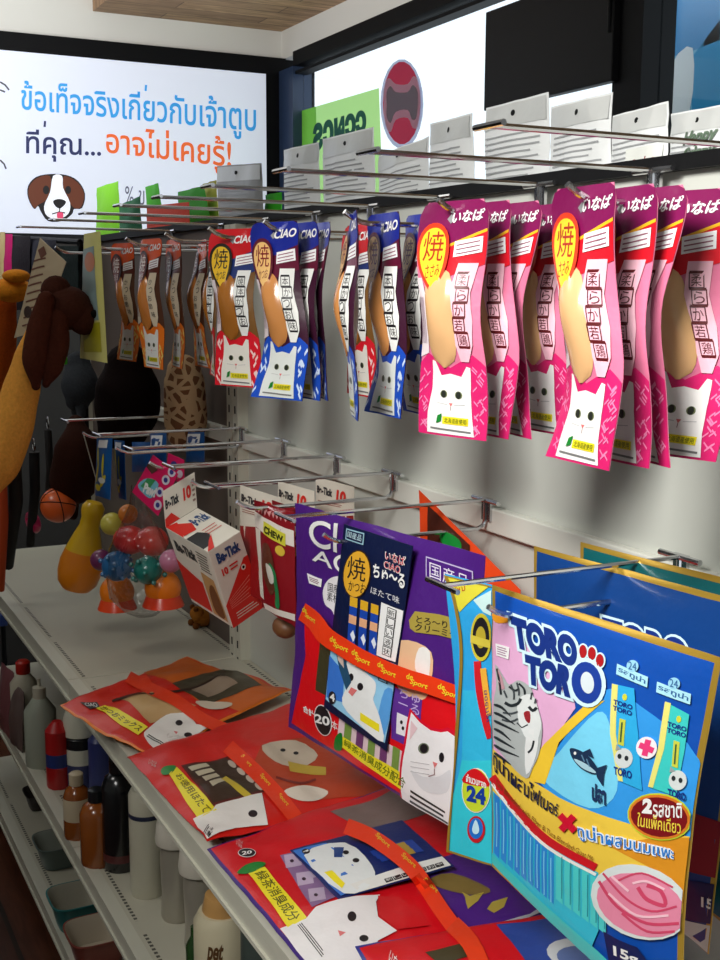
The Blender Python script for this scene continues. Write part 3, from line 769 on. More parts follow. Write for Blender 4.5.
a.ell(352, 677, 2.3, 3.8, INK, 1); a.ell(361, 686.5, 3, 3.8, INK, 1); a.poly([(352, 687), (358, 690), (353, 696), (349, 692)], F(226, 120, 120), 1); a.poly([(335, 644), (343, 648), (352, 682), (347, 690), (340, 668)], F(40, 80, 110), 1); a.poly([(336, 640), (343, 645), (345, 668), (339, 660)], F(214, 190, 180), 2)
a.poly([(361, 712), (380, 724), (380, 732), (361, 720)], YEL, 1); a.ell(333, 697.5, 3.6, 6.5, INK, 2); a.text('4', [(331, 700), (336, 702), (336, 694), (331, 692)], WHITE, 3, .03); a.build('cat_picture', four)

# --- light blue bag: a main face and a flap that curls towards the aisle
zt = ZC-.288
TM = hang_panel((492, 585), (722, 658), (680, 1046), (492, 866), zt, T=.017, back=.02, noise_amp=.0035, seed=9, cuts=(26, 26), kx=.7, ky=.45)
fl_tl = P(445, 574, Z=zt); nfl = vplane(fl_tl, TM.c[3]).normalized()
TF = Panel(on_plane(447, 852, fl_tl, nfl), TM.c[0], TM.c[3], fl_tl, T=.004, back=.012, noise_amp=.001, seed=4, cuts=(6, 12), kx=.6, ky=.5)
_tfb, _tmb = TF.base, TM.base
TF.base = lambda u, v: _tfb(u+(1-u)*.22*math.sin(math.pi*min(1, max(0, v)))**1.2, v)
TM.base = lambda u, v: _tmb(u*(1-.035*math.sin(math.pi*min(1, max(0, v)))), v)
toro = thing('treat_bag', 'largest light blue bag in front, with tabby kitten and bowl of pink cream', 'pet treat bag', (TM.c[0]+TM.c[1])/2)
BL, CY_, GOLD = F(18, 76, 168), F(50, 186, 212), M((196, 158, 62), rough=.3, metal=.5)
mb = MB(); pouch_mesh(mb, TM, BL, F(130, 140, 160), 20, 20, edge=GOLD, edge_w=.016)
a = Art(TM, .0008)
a.poly([(494, 612), (512, 616), (530, 650), (575, 700), (576, 708), (556, 738), (528, 776), (494, 750)], F(226, 172, 210), 0)
a.poly([(540, 782), (560, 745), (605, 690), (640, 705), (700, 760), (696, 838), (640, 830), (590, 812)], F(52, 150, 226), 0, 4)
a.poly([(543, 778), (560, 752), (598, 712), (612, 730), (618, 790), (590, 808)], F(120, 208, 240), 1, 4)
a.poly([(524, 778), (545, 744), (585, 706), (606, 700), (560, 742), (546, 784)], F(236, 196, 56), 2)
a.poly([(494, 612), (511, 615), (509, 622), (496, 622)], F(244, 160, 40), 2, 3)
a.poly([(494, 748), (530, 778), (560, 797), (610, 817), (660, 832), (703, 838), (690, 920), (640, 870), (598, 880), (540, 842), (494, 792)], F(232, 196, 70), 3)
a.poly([(610, 845), (660, 836), (703, 838), (692, 912), (650, 866)], F(214, 142, 36), 4)
a.poly([(494, 790), (540, 838), (600, 872), (600, 930), (592, 950), (494, 858)], CY_, 4)
a.stroke(catmull([(494, 776), (518, 808), (550, 840), (598, 867)], 5, False), 8, F(200, 26, 36), 6); a.stroke(catmull([(494, 783), (518, 815), (550, 847), (598, 874)], 5, False), 3, F(236, 236, 230), 6)
a.poly([(494, 852), (600, 950), (690, 1030), (684, 1040), (494, 862)], F(60, 196, 196), 7)
for k in range(9):
    x = 496+6.8*k; y0 = 792+k*6.6+(k*.3); a.poly([(x, y0), (x+5.4, y0+5), (x+5, y0+66-k*1.2), (x-.4, y0+60-k*1.2)], F(40, 130+6*(k % 3), 214), 5); a.stroke([(x+2.5, y0+10), (x+2.5, y0+54)], .9, F(130, 210, 240), 6)
for k in range(6):
    x = 558+8.6*k; y0 = 850+k*6; a.poly([(x, y0), (x+7, y0+4.6), (x+6.6, y0+54), (x-.4, y0+48)], F(76, 206, 206), 5); a.stroke([(x+6, y0+6), (x+5.6, y0+48)], .9, F(30, 140, 160), 6)
a.build('', mb=mb)
pouch_mesh(mb, TF, F(46, 160, 222), F(130, 140, 160), 10, 20)
a = Art(TF)
a.poly([(462, 760), (492, 760), (492, 864), (450, 852), (452, 800)], F(52, 196, 214), 0); a.poly([(463, 690), (492, 690), (492, 760), (462, 760)], F(50, 178, 220), 0)
a.poly([(447, 576), (490, 586), (472, 600), (460, 612), (453, 598)], F(216, 206, 60), 1); a.poly([(474, 600), (492, 590), (492, 616), (484, 612)], F(196, 226, 224), 2)  # yellow corner print, then a pale highlight painted on by the crease
a.text('ใหม่', [(456, 594), (466, 590), (465, 583), (455, 586)], F(190, 60, 40), 2)
a.stroke(catmull([(445.5, 574), (455, 600), (462, 650), (458.5, 720), (452.5, 790), (448, 852)], 4, False), 3.2, GOLD, 3); a.stroke([(448, 851), (470, 858), (492, 865)], 3, GOLD, 3); a.stroke([(446, 575), (492, 586)], 2.4, GOLD, 3)
a.build('', mb=mb); mb.build('pouch', toro, True)
a = Art(TM, .0024)
CYW = F(206, 236, 246)
for t_, q in (('TORO', [(517, 647), (580, 668), (579, 637), (512, 614)]), ('TOR', [(529, 683), (573, 698), (577, 667), (527, 653)])):
    outline(a, t_, q, F(24, 50, 128), CYW, 1, .075, .15)
a.ell(589, 682, 19, 25, CYW, 1, -8); a.ell(589, 682, 15, 21, F(28, 60, 150), 2, -8); a.ell(590, 682, 6.6, 11, F(210, 220, 226), 3, -8); a.build('logo', toro)
a = Art(TM, .0024)
for x, y in ((585, 651), (594, 653), (602, 660)): a.ell(x, y, 5.4, 8.2, CYW, 0); a.ell(x, y, 4, 6.6, F(170, 26, 32), 1)
a.build('paw_mark', toro)
a = Art(TM, .002); a.poly([(497, 643), (511, 647), (510, 659), (498, 655)], STK, 0); a.lines([(499, 654), (508, 657), (509, 648), (499, 645)], 4, F(170, 130, 160), 1); a.build('price_sticker', toro)
a = Art(TM, .0022); GRY, DK = F(176, 182, 182), F(40, 46, 50)
a.poly([(496, 740), (495, 705), (498, 684), (497, 664), (505, 676), (511, 684), (519, 680), (526, 682), (533, 688), (536, 700), (541, 712), (544, 728), (541, 752), (534, 768), (528, 778), (512, 764)], GRY, 0, 3)
a.poly([(520, 700), (534, 694), (541, 712), (543, 728), (535, 745), (522, 726)], F(222, 226, 226), 1, 3); a.poly([(528, 735), (540, 728), (538, 755), (528, 774)], F(226, 228, 228), 1, 3)
a.stroke(catmull([(507, 702), (513, 705), (520, 703), (523, 698)], 3, False), 3, DK, 2); a.stroke(catmull([(531, 706), (535, 710), (539, 707)], 3, False), 3, DK, 2); a.poly([(500, 668), (504, 676), (507, 688), (501, 690)], F(196, 150, 160), 2)
for q in ([(513, 684), (516, 692), (516, 699)], [(519, 682), (521, 690), (521, 695)], [(506, 690), (509, 697)], [(534, 692), (533, 699)], [(538, 698), (537, 703)], [(505, 712), (513, 713), (520, 711)], [(504, 719), (513, 721), (520, 718)]): a.stroke(catmull(q, 3, False), 1.8, F(70, 76, 80), 2); a.poly([(526, 712), (532, 711), (532, 722), (528, 720)], F(200, 60, 70), 2, 3)
rr = random.Random(3)
for k in range(7): y = 704+k*8; a.stroke(catmull([(496, y), (504, y+3+k*.4), (513+(k % 3)*4, y+12)], 3, False), [1.2, 2.6, 2.8, 2.6, 2, 1.4, .6][:7], DK, 2)
for q in ([(499, 668), (502, 684), (503, 694)], [(511, 686), (517, 690), (521, 688)], [(521, 683), (526, 688), (527, 694)], [(530, 752), (534, 748), (536, 740)]): a.stroke(catmull(q, 3, False), 2, DK, 2)
a.stroke([(519, 722), (524, 727), (530, 724)], 1.2, DK, 2); a.build('kitten_picture', toro)
a = Art(TM, .0022)
FB = F(30, 50, 80)
a.poly([(572, 748), (580, 749), (590, 755), (598, 765), (600, 772), (593, 773), (582, 767), (574, 757)], FB, 1, 4); a.poly([(597, 768), (609, 764), (606, 774), (605, 786), (599, 777)], FB, 1); a.poly([(576, 758), (584, 767), (595, 772), (598, 771), (588, 763)], F(170, 206, 220), 2, 3)
a.poly([(584, 752), (592, 748), (596, 758)], FB, 1); a.ell(577.5, 752.5, 1.3, 1.7, WHITE, 3)
for q in ([(584, 754), (587, 761)], [(589, 758), (592, 766)]): a.stroke(q, 1.2, F(90, 130, 160), 3)
a.text('ปลา', [(594, 800), (608, 805), (608, 786), (594, 782)], F(30, 50, 90), 2, .05); a.build('fish_picture', toro)
a = Art(TM, .0022)
for q, c, yb in ([[(614, 683), (636, 688), (640, 733), (644, 790), (620, 780), (612, 733)], F(46, 168, 224), 0], [[(667, 701), (691, 714), (686, 752), (678, 796), (650, 786), (660, 748)], F(60, 196, 190), 1]):
    a.poly(q, c, 0); e = q[0]; z = q[-1]; y2 = q[-2]; a.poly([e, (e[0]+6, e[1]+1.6), (z[0]+6, z[1]+1), (y2[0]+5, y2[1]+1), y2, z], F(226, 220, 120), 1)
    mx, my = (q[0][0]+q[1][0])/2, (q[0][1]+q[1][1])/2+18
    a.text('TORO\nTORO', [(mx-10, my+6), (mx+9, my+12), (mx+10, my+1), (mx-9, my-5)], F(24, 50, 128), 2, .04)
    a.ell(mx+2, my-7, 2.4, 3.4, F(206, 206, 60), 2); a.poly([(mx-3, my+14), (mx+3, my+16), (mx+1, my+42), (mx-5, my+40)], F(196, 200, 70), 2); a.stroke([(mx-.5, my+18), (mx-2, my+38)], 1.6, F(60, 90, 60), 3)
    a.ell(mx+1, my+54, 9, 10, F(206, 212, 212), 2); a.ell(mx-3, my+52, 2, 2.6, DK, 3); a.ell(mx+4, my+54, 2, 2.6, DK, 3); a.poly([(mx-7, my+46), (mx-6, my+40), (mx-1, my+45)], F(150, 156, 156), 3)
    a.text('TORO', [(mx-9, my+70), (mx+9, my+75), (mx+9, my+67), (mx-9, my+62)], F(24, 50, 128), 2, .04)
a.build('stick_picture', toro)
a = Art(TM, .003); a.ell(649, 747, 10.5, 11, F(236, 230, 236), 0); pk = F(226, 60, 120)
a.stroke([(642, 744), (656, 750)], 6, pk, 1); a.stroke([(651, 739), (647, 755)], 6, pk, 1); a.build('plus_mark', toro)
for q in ([(620, 672), (647, 685), (648, 678), (621, 665)], [(660, 690), (690, 702), (691, 695), (661, 683)]):
    a = Art(TM, .0024); c = [(q[0][0]-2, q[0][1]+1.6), (q[1][0]+2, q[1][1]+2), (q[2][0]+2, q[2][1]-1.6), (q[3][0]-2, q[3][1]-2)]; a.poly(c, F(170, 222, 236), 0)
    a.text('รสทูน่า', q, F(40, 90, 150), 1, .02); mx = (q[2][0]+q[3][0])/2; my = (q[2][1]+q[3][1])/2; a.ell(mx, my-6, 6, 6, F(150, 206, 230), 0); a.text('24', [(mx-4, my-3), (mx+4, my-1), (mx+4, my-9), (mx-4, my-11)], F(40, 90, 150), 1); a.build('flavour_caption', toro)
a = Art(TM, .003); a.ell(662, 816, 32.5, 23.5, F(190, 204, 50), 0, 10); a.ell(662, 816, 31, 22, F(214, 120, 40), 1, 10); a.ell(662, 816, 28.5, 19.5, F(120, 20, 26), 2, 10)
a.text('2', [(645, 812), (655, 813), (656, 798), (646, 797)], WHITE, 3, .06); a.text('รสชาติ', [(656, 816), (685, 817), (685, 802), (656, 800)], WHITE, 3, .015); a.text('ในแพ็คเดียว', [(640, 825), (684, 833), (684, 818), (641, 811)], F(230, 206, 70), 3, .01); a.build('flavour_seal', toro)
a = Art(TM, .0034)
a.textpath('ทูน่าผสมไฟเบอร์', [(496, 769), (513, 788), (530, 802), (545, 812), (560, 820)], [(496, 747), (513, 764), (530, 778), (547, 791), (561, 802)], F(26, 30, 60), 1, .018)
a.textpath('Tuna Blended with Fiber & Tuna Blended Goat Milk', [(498, 783), (530, 816), (562, 841), (596, 861)], [(499, 778), (531, 811), (563, 836), (597, 856)], F(130, 70, 20), 1, .0)
a.stroke([(563, 814), (578, 830)], 7, F(206, 20, 50), 2); a.stroke([(577, 815), (564, 829)], 7, F(206, 20, 50), 2)
lo, hi = [(582, 839), (608, 847), (631, 852), (655, 857), (677, 862)], [(580, 822), (607, 829), (631, 834), (655, 840), (677, 845)]
a.textpath('ทูน่าผสมนมแพะ', [(x-.4, y+1.6) for x, y in lo], [(x-.4, y-1.6) for x, y in hi], F(232, 240, 246), 1, .07); a.textpath('ทูน่าผสมนมแพะ', lo, hi, F(40, 120, 206), 2, .012); a.build('name_lettering', toro)
a = Art(TM, .0034)
a.ell(643, 901, 51, 36, F(214, 222, 222), 0, 20); a.ell(644, 904, 46, 30, F(226, 136, 164), 1, 20)
for q, w_ in ([[(602, 880), (620, 905), (650, 922), (682, 922)], 3], [[(606, 872), (630, 898), (655, 910), (680, 905)], 2.2], [[(641, 886), (650, 898), (668, 904), (664, 890), (650, 884)], 4], [[(620, 880), (645, 872), (676, 886)], 2], [[(625, 912), (650, 930), (678, 930)], 2.4]):
    a.stroke(catmull(q, 5, False), w_, F(206, 70, 104), 2)
for q in ([(636, 882), (650, 880), (668, 888)], [(612, 892), (640, 914), (672, 914)], [(615, 875), (632, 890)]): a.stroke(catmull(q, 5, False), 2.4, F(246, 196, 210), 3)
a.build('bowl_picture', toro)
a = Art(TM, .0036); a.poly([(606, 930), (620, 938), (640, 946), (660, 975), (640, 985), (612, 962)], F(20, 34, 84), 0); a.text('15g', [(617, 957), (641, 966), (641, 954), (616, 944)], WHITE, 1, .03); a.build('weight_mark', toro)
a = Art(TF, .0014); a.ell(482, 637, 10.5, 24, F(206, 190, 50), 0); a.ell(482, 637, 8.4, 20, INK, 1); a.ell(482, 637, 5, 11, F(190, 170, 50), 2); a.poly([(472, 634), (492, 640), (492, 648), (472, 642)], F(214, 196, 70), 3); a.build('gold_seal', toro)
a = Art(TF, .0012); a.stroke(catmull([(478, 661), (480, 690), (486, 720), (491, 738)], 4, False), 7, F(200, 30, 40), 0); a.stroke(catmull([(484, 668), (487, 692), (490.5, 715)], 4, False), 6, F(230, 170, 60), 1); a.text('เอ็นจอย', [(488, 722), (485, 690), (489.5, 690), (492, 718)], F(90, 50, 120), 2); a.build('flag_stripe', toro)
a = Art(TF, .0014); a.ell(477, 790, 14.5, 22.5, F(236, 232, 220), 0); a.ell(477, 790, 13.6, 21.5, F(196, 214, 50), 1); a.poly([(464.5, 782), (467, 773), (473, 768.5), (479, 769), (486, 775), (490, 786)], F(206, 24, 30), 2, 3); a.text('จำนวนซอง', [(467, 781), (488, 788), (487, 780), (468, 773)], WHITE, 3, .03); a.text('24', [(468, 800), (487, 805), (487, 788), (468, 784)], F(24, 60, 150), 3, .05); a.build('count_seal', toro)
a = Art(TF, .0014); a.ell(477, 829, 9, 13.5, F(190, 30, 40), 0); a.ell(477, 828, 7, 10.5, F(30, 110, 200), 1); a.poly([(477, 819), (480.5, 828), (479, 833), (475, 833), (473.5, 828)], F(190, 226, 240), 2, 3); a.build('water_seal', toro)
# two more of the same bag behind it on the hook, without the curled flap showing
d = P(534, 546, X=.735)-TM.c[3]
for k, (dx, lab, colr) in enumerate([(Vector((0, 0, 0)), 'second light blue bag, right behind the largest one, only its top strip and side showing', F(16, 62, 128)), (Vector((.035, -.035, .008)), 'third bag of that kind, teal top strip, deepest on its hook', F(14, 92, 96))]):
    s = Panel(*[c_+d+dx for c_ in TM.c], T=.014, back=.01, noise_amp=.003, seed=50+k, cuts=(12, 12), kx=.7, ky=.45)
    t = thing('treat_bag', lab, 'pet treat bag', (s.c[0]+s.c[1])/2)
    mb = MB(); pouch_mesh(mb, s, colr, None, 12, 12, edge=GOLD, edge_w=.016)
    if k == 0:
        a = Art(s); a.poly([(660, 800), (740, 830), (738, 885), (650, 860)], F(150, 30, 40), 0); a.poly([(640, 868), (740, 890), (738, 930), (640, 905)], F(20, 34, 84), 0); a.poly([(640, 906), (738, 932), (730, 990), (640, 960)], F(214, 216, 214), 0); a.build('', mb=mb)
        mb.build('pouch', t, True)
        a = Art(s, .0024); outline(a, 'TORO', [(606, 648), (690, 672), (690, 640), (604, 616)], F(24, 50, 128), CYW, 1, .06, .12); a.build('logo', t); a = Art(s, .0024); a.text('15g', [(703, 909), (722, 914), (722, 901), (703, 896)], WHITE, 1, .03); a.build('weight_mark', t)
    else: mb.build('pouch', t, True)
# --- orange red bag hanging behind the purple one
OB = Panel(P(425, 690, X=.77), P(520, 760, X=.80), P(520, 590, X=.80), P(419, 490, X=.765), T=.010, back=.004, seed=3, noise_amp=.003, cuts=(10, 10))
ob = thing('treat_bag', 'orange red treat bag behind the purple bag, green leaf mark near its top', 'pet treat bag', (OB.c[0]+OB.c[1])/2)
mb = MB(); pouch_mesh(mb, OB, F(222, 70, 26), None, 12, 12); a = Art(OB); a.poly([(428, 505), (470, 545), (470, 600), (428, 575)], F(70, 30, 20), 0); a.build('', mb=mb); mb.build('pouch', ob, True)
a = Art(OB, .001); a.poly([(440, 537), (447, 532), (460, 540), (461, 550), (448, 549)], F(20, 130, 50), 0, 3); a.build('leaf_mark', ob)

# ------------------------------------------------------------------ bags lying on the shelf
ZS = SH[0]
def flat(tip, right, far, left, zs_, **k):
    """corners (bl, br, tr, tl) of the print; zs_ heights above the shelf"""
    return Panel(*[P(*q, Z=ZS+h) for q, h in zip((tip, right, far, left), zs_)], **k)
def flat_cat(a, pts, eyes, nose, L=2):
    a.poly(pts, F(232, 228, 222), L, 3); a.poly([(nose[0]-9, nose[1]+2), (nose[0], nose[1]+1), (nose[0]+9, nose[1]+4), (nose[0]+4, nose[1]+12), (nose[0]-6, nose[1]+11)], F(216, 210, 204), L, 3)
    for x, y, rx, ry in eyes: a.ell(x, y, rx, ry, INK, L+1)
    a.poly([(nose[0]-2.5, nose[1]-1), (nose[0]+2, nose[1]), (nose[0], nose[1]+2.4)], NOSE, L+1)
B1 = flat((60, 705), (147, 757), (292, 690), (187, 656), (.026, .014, .022, .022), T=.012, back=.009, noise_amp=.011, seed=11, cuts=(30, 30), kx=.5, ky=.5)
b1 = thing('treat_bag', 'farthest bag lying on the shelf, red and orange, its corner poking over the shelf edge', 'pet treat bag', sum(B1.c, Vector())/4-Vector((0, 0, .01)))
mb = MB(); pouch_mesh(mb, B1, F(206, 34, 20), F(190, 90, 30), 18, 18, edge=F(224, 120, 30), edge_w=.012)
a = Art(B1, .0008)
a.poly([(142, 672), (187, 658), (286, 690), (240, 712), (196, 700)], F(204, 98, 30), 0)
a.poly([(120, 700), (150, 690), (196, 706), (150, 724)], F(196, 160, 110), 1); a.stroke(catmull([(112, 702), (140, 694), (190, 690), (226, 672)], 4, False), 2, F(50, 30, 20), 4)
a.poly([(172, 684), (226, 669), (262, 686), (206, 706)], F(70, 62, 44), 2); a.poly([(190, 690), (222, 676), (238, 684), (208, 698)], F(150, 130, 110), 3); a.poly([(196, 702), (232, 704), (222, 710), (205, 709)], F(206, 190, 170), 4, 3)
a.build('', mb=mb); mb.build('pouch', b1, True)
a = Art(B1, .0019); a.poly([(96, 709), (138, 736), (148, 728), (105, 706)], YEL, 0); a.text('かつおミックス', [(99, 709), (138, 733), (144, 728), (105, 707)], F(80, 60, 20), 1, .02); a.build('yellow_caption', b1)
a = Art(B1, .0019); flat_cat(a, [(144, 737), (150, 728), (166, 716), (178, 714), (192, 714), (196, 725), (222, 730), (205, 745), (190, 753), (160, 753)], [(179, 724, 3.6, 2.8), (188, 736, 4, 2.4)], (176, 733), 0); a.lines([(146, 738), (168, 753), (171, 751), (149, 735)], 2, INK, 3); a.build('cat_picture', b1)
a = Art(B1, .0019); a.poly([(80, 703), (97, 703), (100, 708), (90, 710)], INK, 0); a.text('CIAO', [(86, 707), (98, 708), (96, 704), (84, 704)], WHITE, 1); a.build('logo', b1)
ribbon_mesh('promo_tape', B1, catmull([(128, 678), (150, 690), (176, 702), (205, 722), (245, 738)], 4, False), 12, [.003]*17, F(226, 60, 26), b1)
B2 = flat((127, 758), (207, 843), (402, 797), (300, 700), (.012, .012, .018, .03), T=.012, back=.008, noise_amp=.010, seed=21, cuts=(30, 30), kx=.5, ky=.5)
b2 = thing('treat_bag', 'red bag lying on the shelf between two others, picture of dark sticks and yellow caption', 'pet treat bag', sum(B2.c, Vector())/4-Vector((0, 0, .01)))
mb = MB(); pouch_mesh(mb, B2, F(206, 28, 20), F(150, 60, 40), 18, 18)
a = Art(B2, .0008)
a.poly([(300, 800), (400, 797), (360, 762), (320, 735), (262, 745), (250, 770)], F(176, 62, 30), 0)
a.poly([(181, 766), (228, 757), (267, 792), (212, 807)], F(96, 30, 24), 1); a.poly([(184, 767), (226, 759), (263, 791), (213, 804)], F(60, 42, 30), 2)
for k in range(4): a.poly([(188+7*k, 768-1.2*k+6*k), (206+5*k, 764+5*k), (210+5*k, 767+5*k), (192+7*k, 772-1*k+6*k)], F(196, 186, 160), 3)
a.poly([(221, 780), (226, 777), (252, 796), (246, 799)], F(206, 180, 50), 3)
for k in range(4): a.ell(232+9*k, 765+7.5*k, 5, 2.6, F(190, 176, 160), 3, 40)
a.poly([(262, 746), (296, 741), (318, 756), (300, 768), (275, 762)], F(196, 180, 160), 1, 3); a.poly([(288, 762), (326, 768), (326, 776), (290, 772)], F(190, 160, 60), 2); a.poly([(284, 792), (304, 786), (328, 792), (318, 801), (298, 801)], F(220, 206, 190), 2, 4); a.stroke(catmull([(276, 778), (300, 784), (316, 780)], 4, False), 2.4, F(120, 30, 24), 2)
a.ell(283, 751, 2.6, 1.6, INK, 3); a.ell(296, 754, 2.6, 1.6, INK, 3)
a.build('', mb=mb); mb.build('pouch', b2, True)
a = Art(B2, .0019); a.poly([(161, 771), (166, 767), (176, 767), (172, 774), (163, 776)], GRN, 0, 3); a.build('leaf_mark', b2)
a = Art(B2, .0019); a.poly([(169, 775), (198, 820), (217, 811), (177, 768)], YEL, 0); a.text('お徳用ほたて', [(175, 777), (203, 815), (213, 810), (181, 774)], F(90, 80, 20), 1, .01); a.build('yellow_caption', b2)
a = Art(B2, .0019); a.poly([(193, 820), (212, 812), (216, 806), (262, 794), (268, 826), (236, 829), (204, 842)], F(232, 228, 222), 0); a.ell(253, 815, 4.6, 3.6, INK, 1); a.text('国産', [(206, 835), (212, 826), (214, 832), (209, 839)], INK, 1, .03); a.lines([(203, 834), (209, 824), (211, 826), (205, 838)], 2, INK, 1); a.build('cat_picture', b2)
a = Art(B2, .0019); a.text('いなば', [(148, 765), (156, 769), (157, 763), (150, 759)], F(206, 190, 180), 0); a.build('logo', b2)
tp = catmull([(228, 748), (255, 773), (276, 795), (296, 820)], 4, False)
rb = ribbon_mesh('promo_tape', B2, tp, 15, [.003]*len(tp), F(232, 58, 24), b2)
a = Art(B2, .0036)
for x, y in ((243, 762), (262, 781), (280, 801)): a.text('Sport', [(x-3, y-3), (x+6, y+8), (x+10, y+5), (x+1, y-6)], F(236, 190, 50), 0, .02)
a.build('tape_lettering', rb)
B3 = flat((207, 849), (346, 1012), (560, 905), (410, 778), (.010, .010, .018, .028), T=.014, back=.008, noise_amp=.008, seed=31, cuts=(32, 32), kx=.5, ky=.5)
b3 = thing('treat_bag', 'red and purple bag lying nearest the shelf lip, small blue stick pack taped on it', 'pet treat bag', sum(B3.c, Vector())/4-Vector((0, 0, .01)))
mb = MB(); pouch_mesh(mb, B3, F(206, 16, 28), F(90, 50, 120), 18, 18, edge=F(60, 28, 120), edge_w=.012)
a = Art(B3, .0008)
a.poly([(330, 812), (402, 786), (440, 810), (370, 832)], F(120, 100, 96), 0)
a.poly([(425, 862), (470, 850), (560, 905), (480, 945), (440, 920)], F(70, 30, 120), 0); a.poly([(280, 856), (330, 848), (352, 892), (312, 908)], F(140, 108, 150), 1)
for x, y in ((292, 862), (304, 880), (316, 896), (318, 872)): a.poly([(x-8, y-6), (x+8, y-8), (x+10, y+4), (x-6, y+7)], F(190, 170, 196), 2); a.ell(x, y, 2, 1.6, F(60, 40, 60), 3)
a.poly([(465, 898), (462, 893), (470, 897), (484, 893), (478, 902), (468, 910), (466, 904)], M((200, 180, 80), rough=.3, metal=.4), 2); a.poly([(487, 910), (492, 903), (508, 898), (504, 908), (494, 914)], M((200, 180, 80), rough=.3, metal=.4), 2)
a.poly([(428, 882), (452, 874), (490, 890), (478, 896), (450, 892)], F(120, 100, 50), 2, 3); a.poly([(480, 930), (530, 915), (545, 905), (560, 905), (520, 940)], F(170, 170, 178), 2)
a.build('', mb=mb); mb.build('pouch', b3, True)
a = Art(B3, .0019); a.poly([(237, 874), (246, 866), (258, 863), (266, 865), (256, 872), (246, 875)], GRN, 0, 3); a.build('leaf_mark', b3)
a = Art(B3, .0019); a.poly([(248, 874), (288, 929), (307, 919), (265, 868)], YEL, 0); a.text('緑茶消臭成分', [(254, 875), (290, 924), (302, 918), (265, 871)], F(90, 90, 20), 1, .01); a.build('yellow_caption', b3)
a = Art(B3, .0019)
a.poly([(280, 930), (306, 920), (316, 908), (352, 898), (380, 896), (376, 903), (378, 918), (397, 932), (378, 942), (362, 975), (338, 1002)], F(234, 230, 230), 0)
a.ell(352, 918, 4.4, 5, INK, 1); a.ell(364, 940, 4.6, 3.4, INK, 1); a.poly([(338, 932), (346, 934), (340, 938)], NOSE, 1); a.lines([(297, 927), (322, 960), (328, 957), (302, 924)], 3, INK, 1)
a.poly([(378, 897), (411, 900), (430, 927), (398, 931), (379, 917)], F(204, 16, 26), 1); a.build('cat_picture', b3)
a = Art(B3, .0019); a.text('いなば', [(236, 846), (242, 850), (243, 842), (237, 838)], F(210, 190, 190), 0); a.ell(247, 854, 9, 4.6, F(220, 220, 220), 0); a.ell(247, 854, 8.2, 4, INK, 1); a.text('20', [(242, 857), (252, 855), (252, 852), (242, 853)], WHITE, 2, .03); a.build('count_mark', b3)
Q3 = Panel(*[P(*q, Z=ZS+.031+h) for q, h in (((290, 850), 0), ((339, 899), 0), ((454, 866), .008), ((402, 820), .008))], T=.005, back=.003, noise_amp=.002, seed=6, cuts=(8, 8), kx=.5, ky=.5)
q3 = thing('treat_pack', 'small blue four-stick pack lying taped on the red and purple bag', 'pet treat pack', sum(Q3.c, Vector())/4-Vector((0, 0, .004)))
mb = MB(); pouch_mesh(mb, Q3, F(22, 40, 100), None, 12, 12)
a = Art(Q3); a.poly([(293, 851), (326, 843), (372, 884), (341, 896)], F(60, 120, 206), 0); a.poly([(304, 856), (345, 843), (372, 866), (372, 884), (344, 894)], F(226, 230, 230), 1, 3); a.ell(346, 853, 3, 2, INK, 2); a.ell(356, 861, 3.4, 2.2, INK, 2); a.poly([(334, 848), (344, 848), (342, 858), (334, 858)], F(40, 70, 130), 2); a.poly([(324, 873), (332, 871), (345, 884), (342, 889)], YEL, 2)
a.ell(306, 852, 4, 2.6, INK, 2); a.text('4', [(303, 854), (309, 852), (309, 850), (303, 851.5)], WHITE, 3, .03)
a.build('', mb=mb); mb.build('pouch', q3, True)
a = Art(Q3, .001)
for k in range(3): a.poly([(370+4*k, 852-7*k+11*k*.9), (412+4*k, 840-6*k+11*k*.9), (416+4*k, 844-6*k+11*k*.9), (374+4*k, 857-7*k+11*k*.9)], F(36, 66, 150), 0); a.poly([(392+4*k, 846-6.5*k+9.9*k), (404+4*k, 842.5-6.5*k+9.9*k), (408+4*k, 847-6.5*k+9.9*k), (396+4*k, 850-6.5*k+9.9*k)], F(170, 140, 60), 1)
a.build('stick_picture', q3)
a = Art(Q3, .001); a.poly([(350, 885), (442, 857), (451, 866), (360, 893)], F(226, 226, 222), 0)
for i, c in enumerate('新しい液状おや'): x, y = 384+8.4*i, 880-2.5*i; a.poly([(x, y), (x+7.6, y-2.4), (x+10, y+1.2), (x+2.4, y+3.6)], INK, 1); a.text(c, [(x+3, y+2.4), (x+9, y+.6), (x+7, y-1.6), (x+1, y+.2)], F(226, 226, 222), 2)
a.build('caption_strip', q3)
# tape over that pack, part of the pack
tp = catmull([(346, 826), (370, 836), (395, 853), (412, 868), (427, 888), (440, 908), (456, 930)], 3, False)
lf3 = [.003 for _ in tp]
class Over:   # the higher of bag and pack
    def __init__(s): s.conv = B3.conv; s.cuts = (1, 1); s.n = B3.n
    def map(s, u, v, off=0.):
        p = B3.map(u, v, 0); x, y = proj(p); q = P(x, y, Z=ZS+.048)
        return P(x, y, Z=max(p.z, ZS+.047 if 818 < y < 880 else ZS+.033)+off)
rb = ribbon_mesh('promo_tape', Over(), tp, 16, lf3, F(236, 60, 26), b3)
a = Art(Over(), .0042)
for x, y in ((376, 840), (402, 860), (424, 885)): a.text('Sport', [(x-2, y-4), (x+12, y+9), (x+15, y+5), (x+2, y-8)], F(236, 190, 50), 0, .02)
a.build('tape_lettering', rb)
B4 = Panel(P(355, 946, Z=ZS+.035), P(440, 1110, Z=ZS+.02), P(705, 985, Z=ZS+.02), P(560, 912, Z=ZS+.034), T=.012, back=.008, noise_amp=.004, seed=41, cuts=(20, 20), kx=.5, ky=.5)
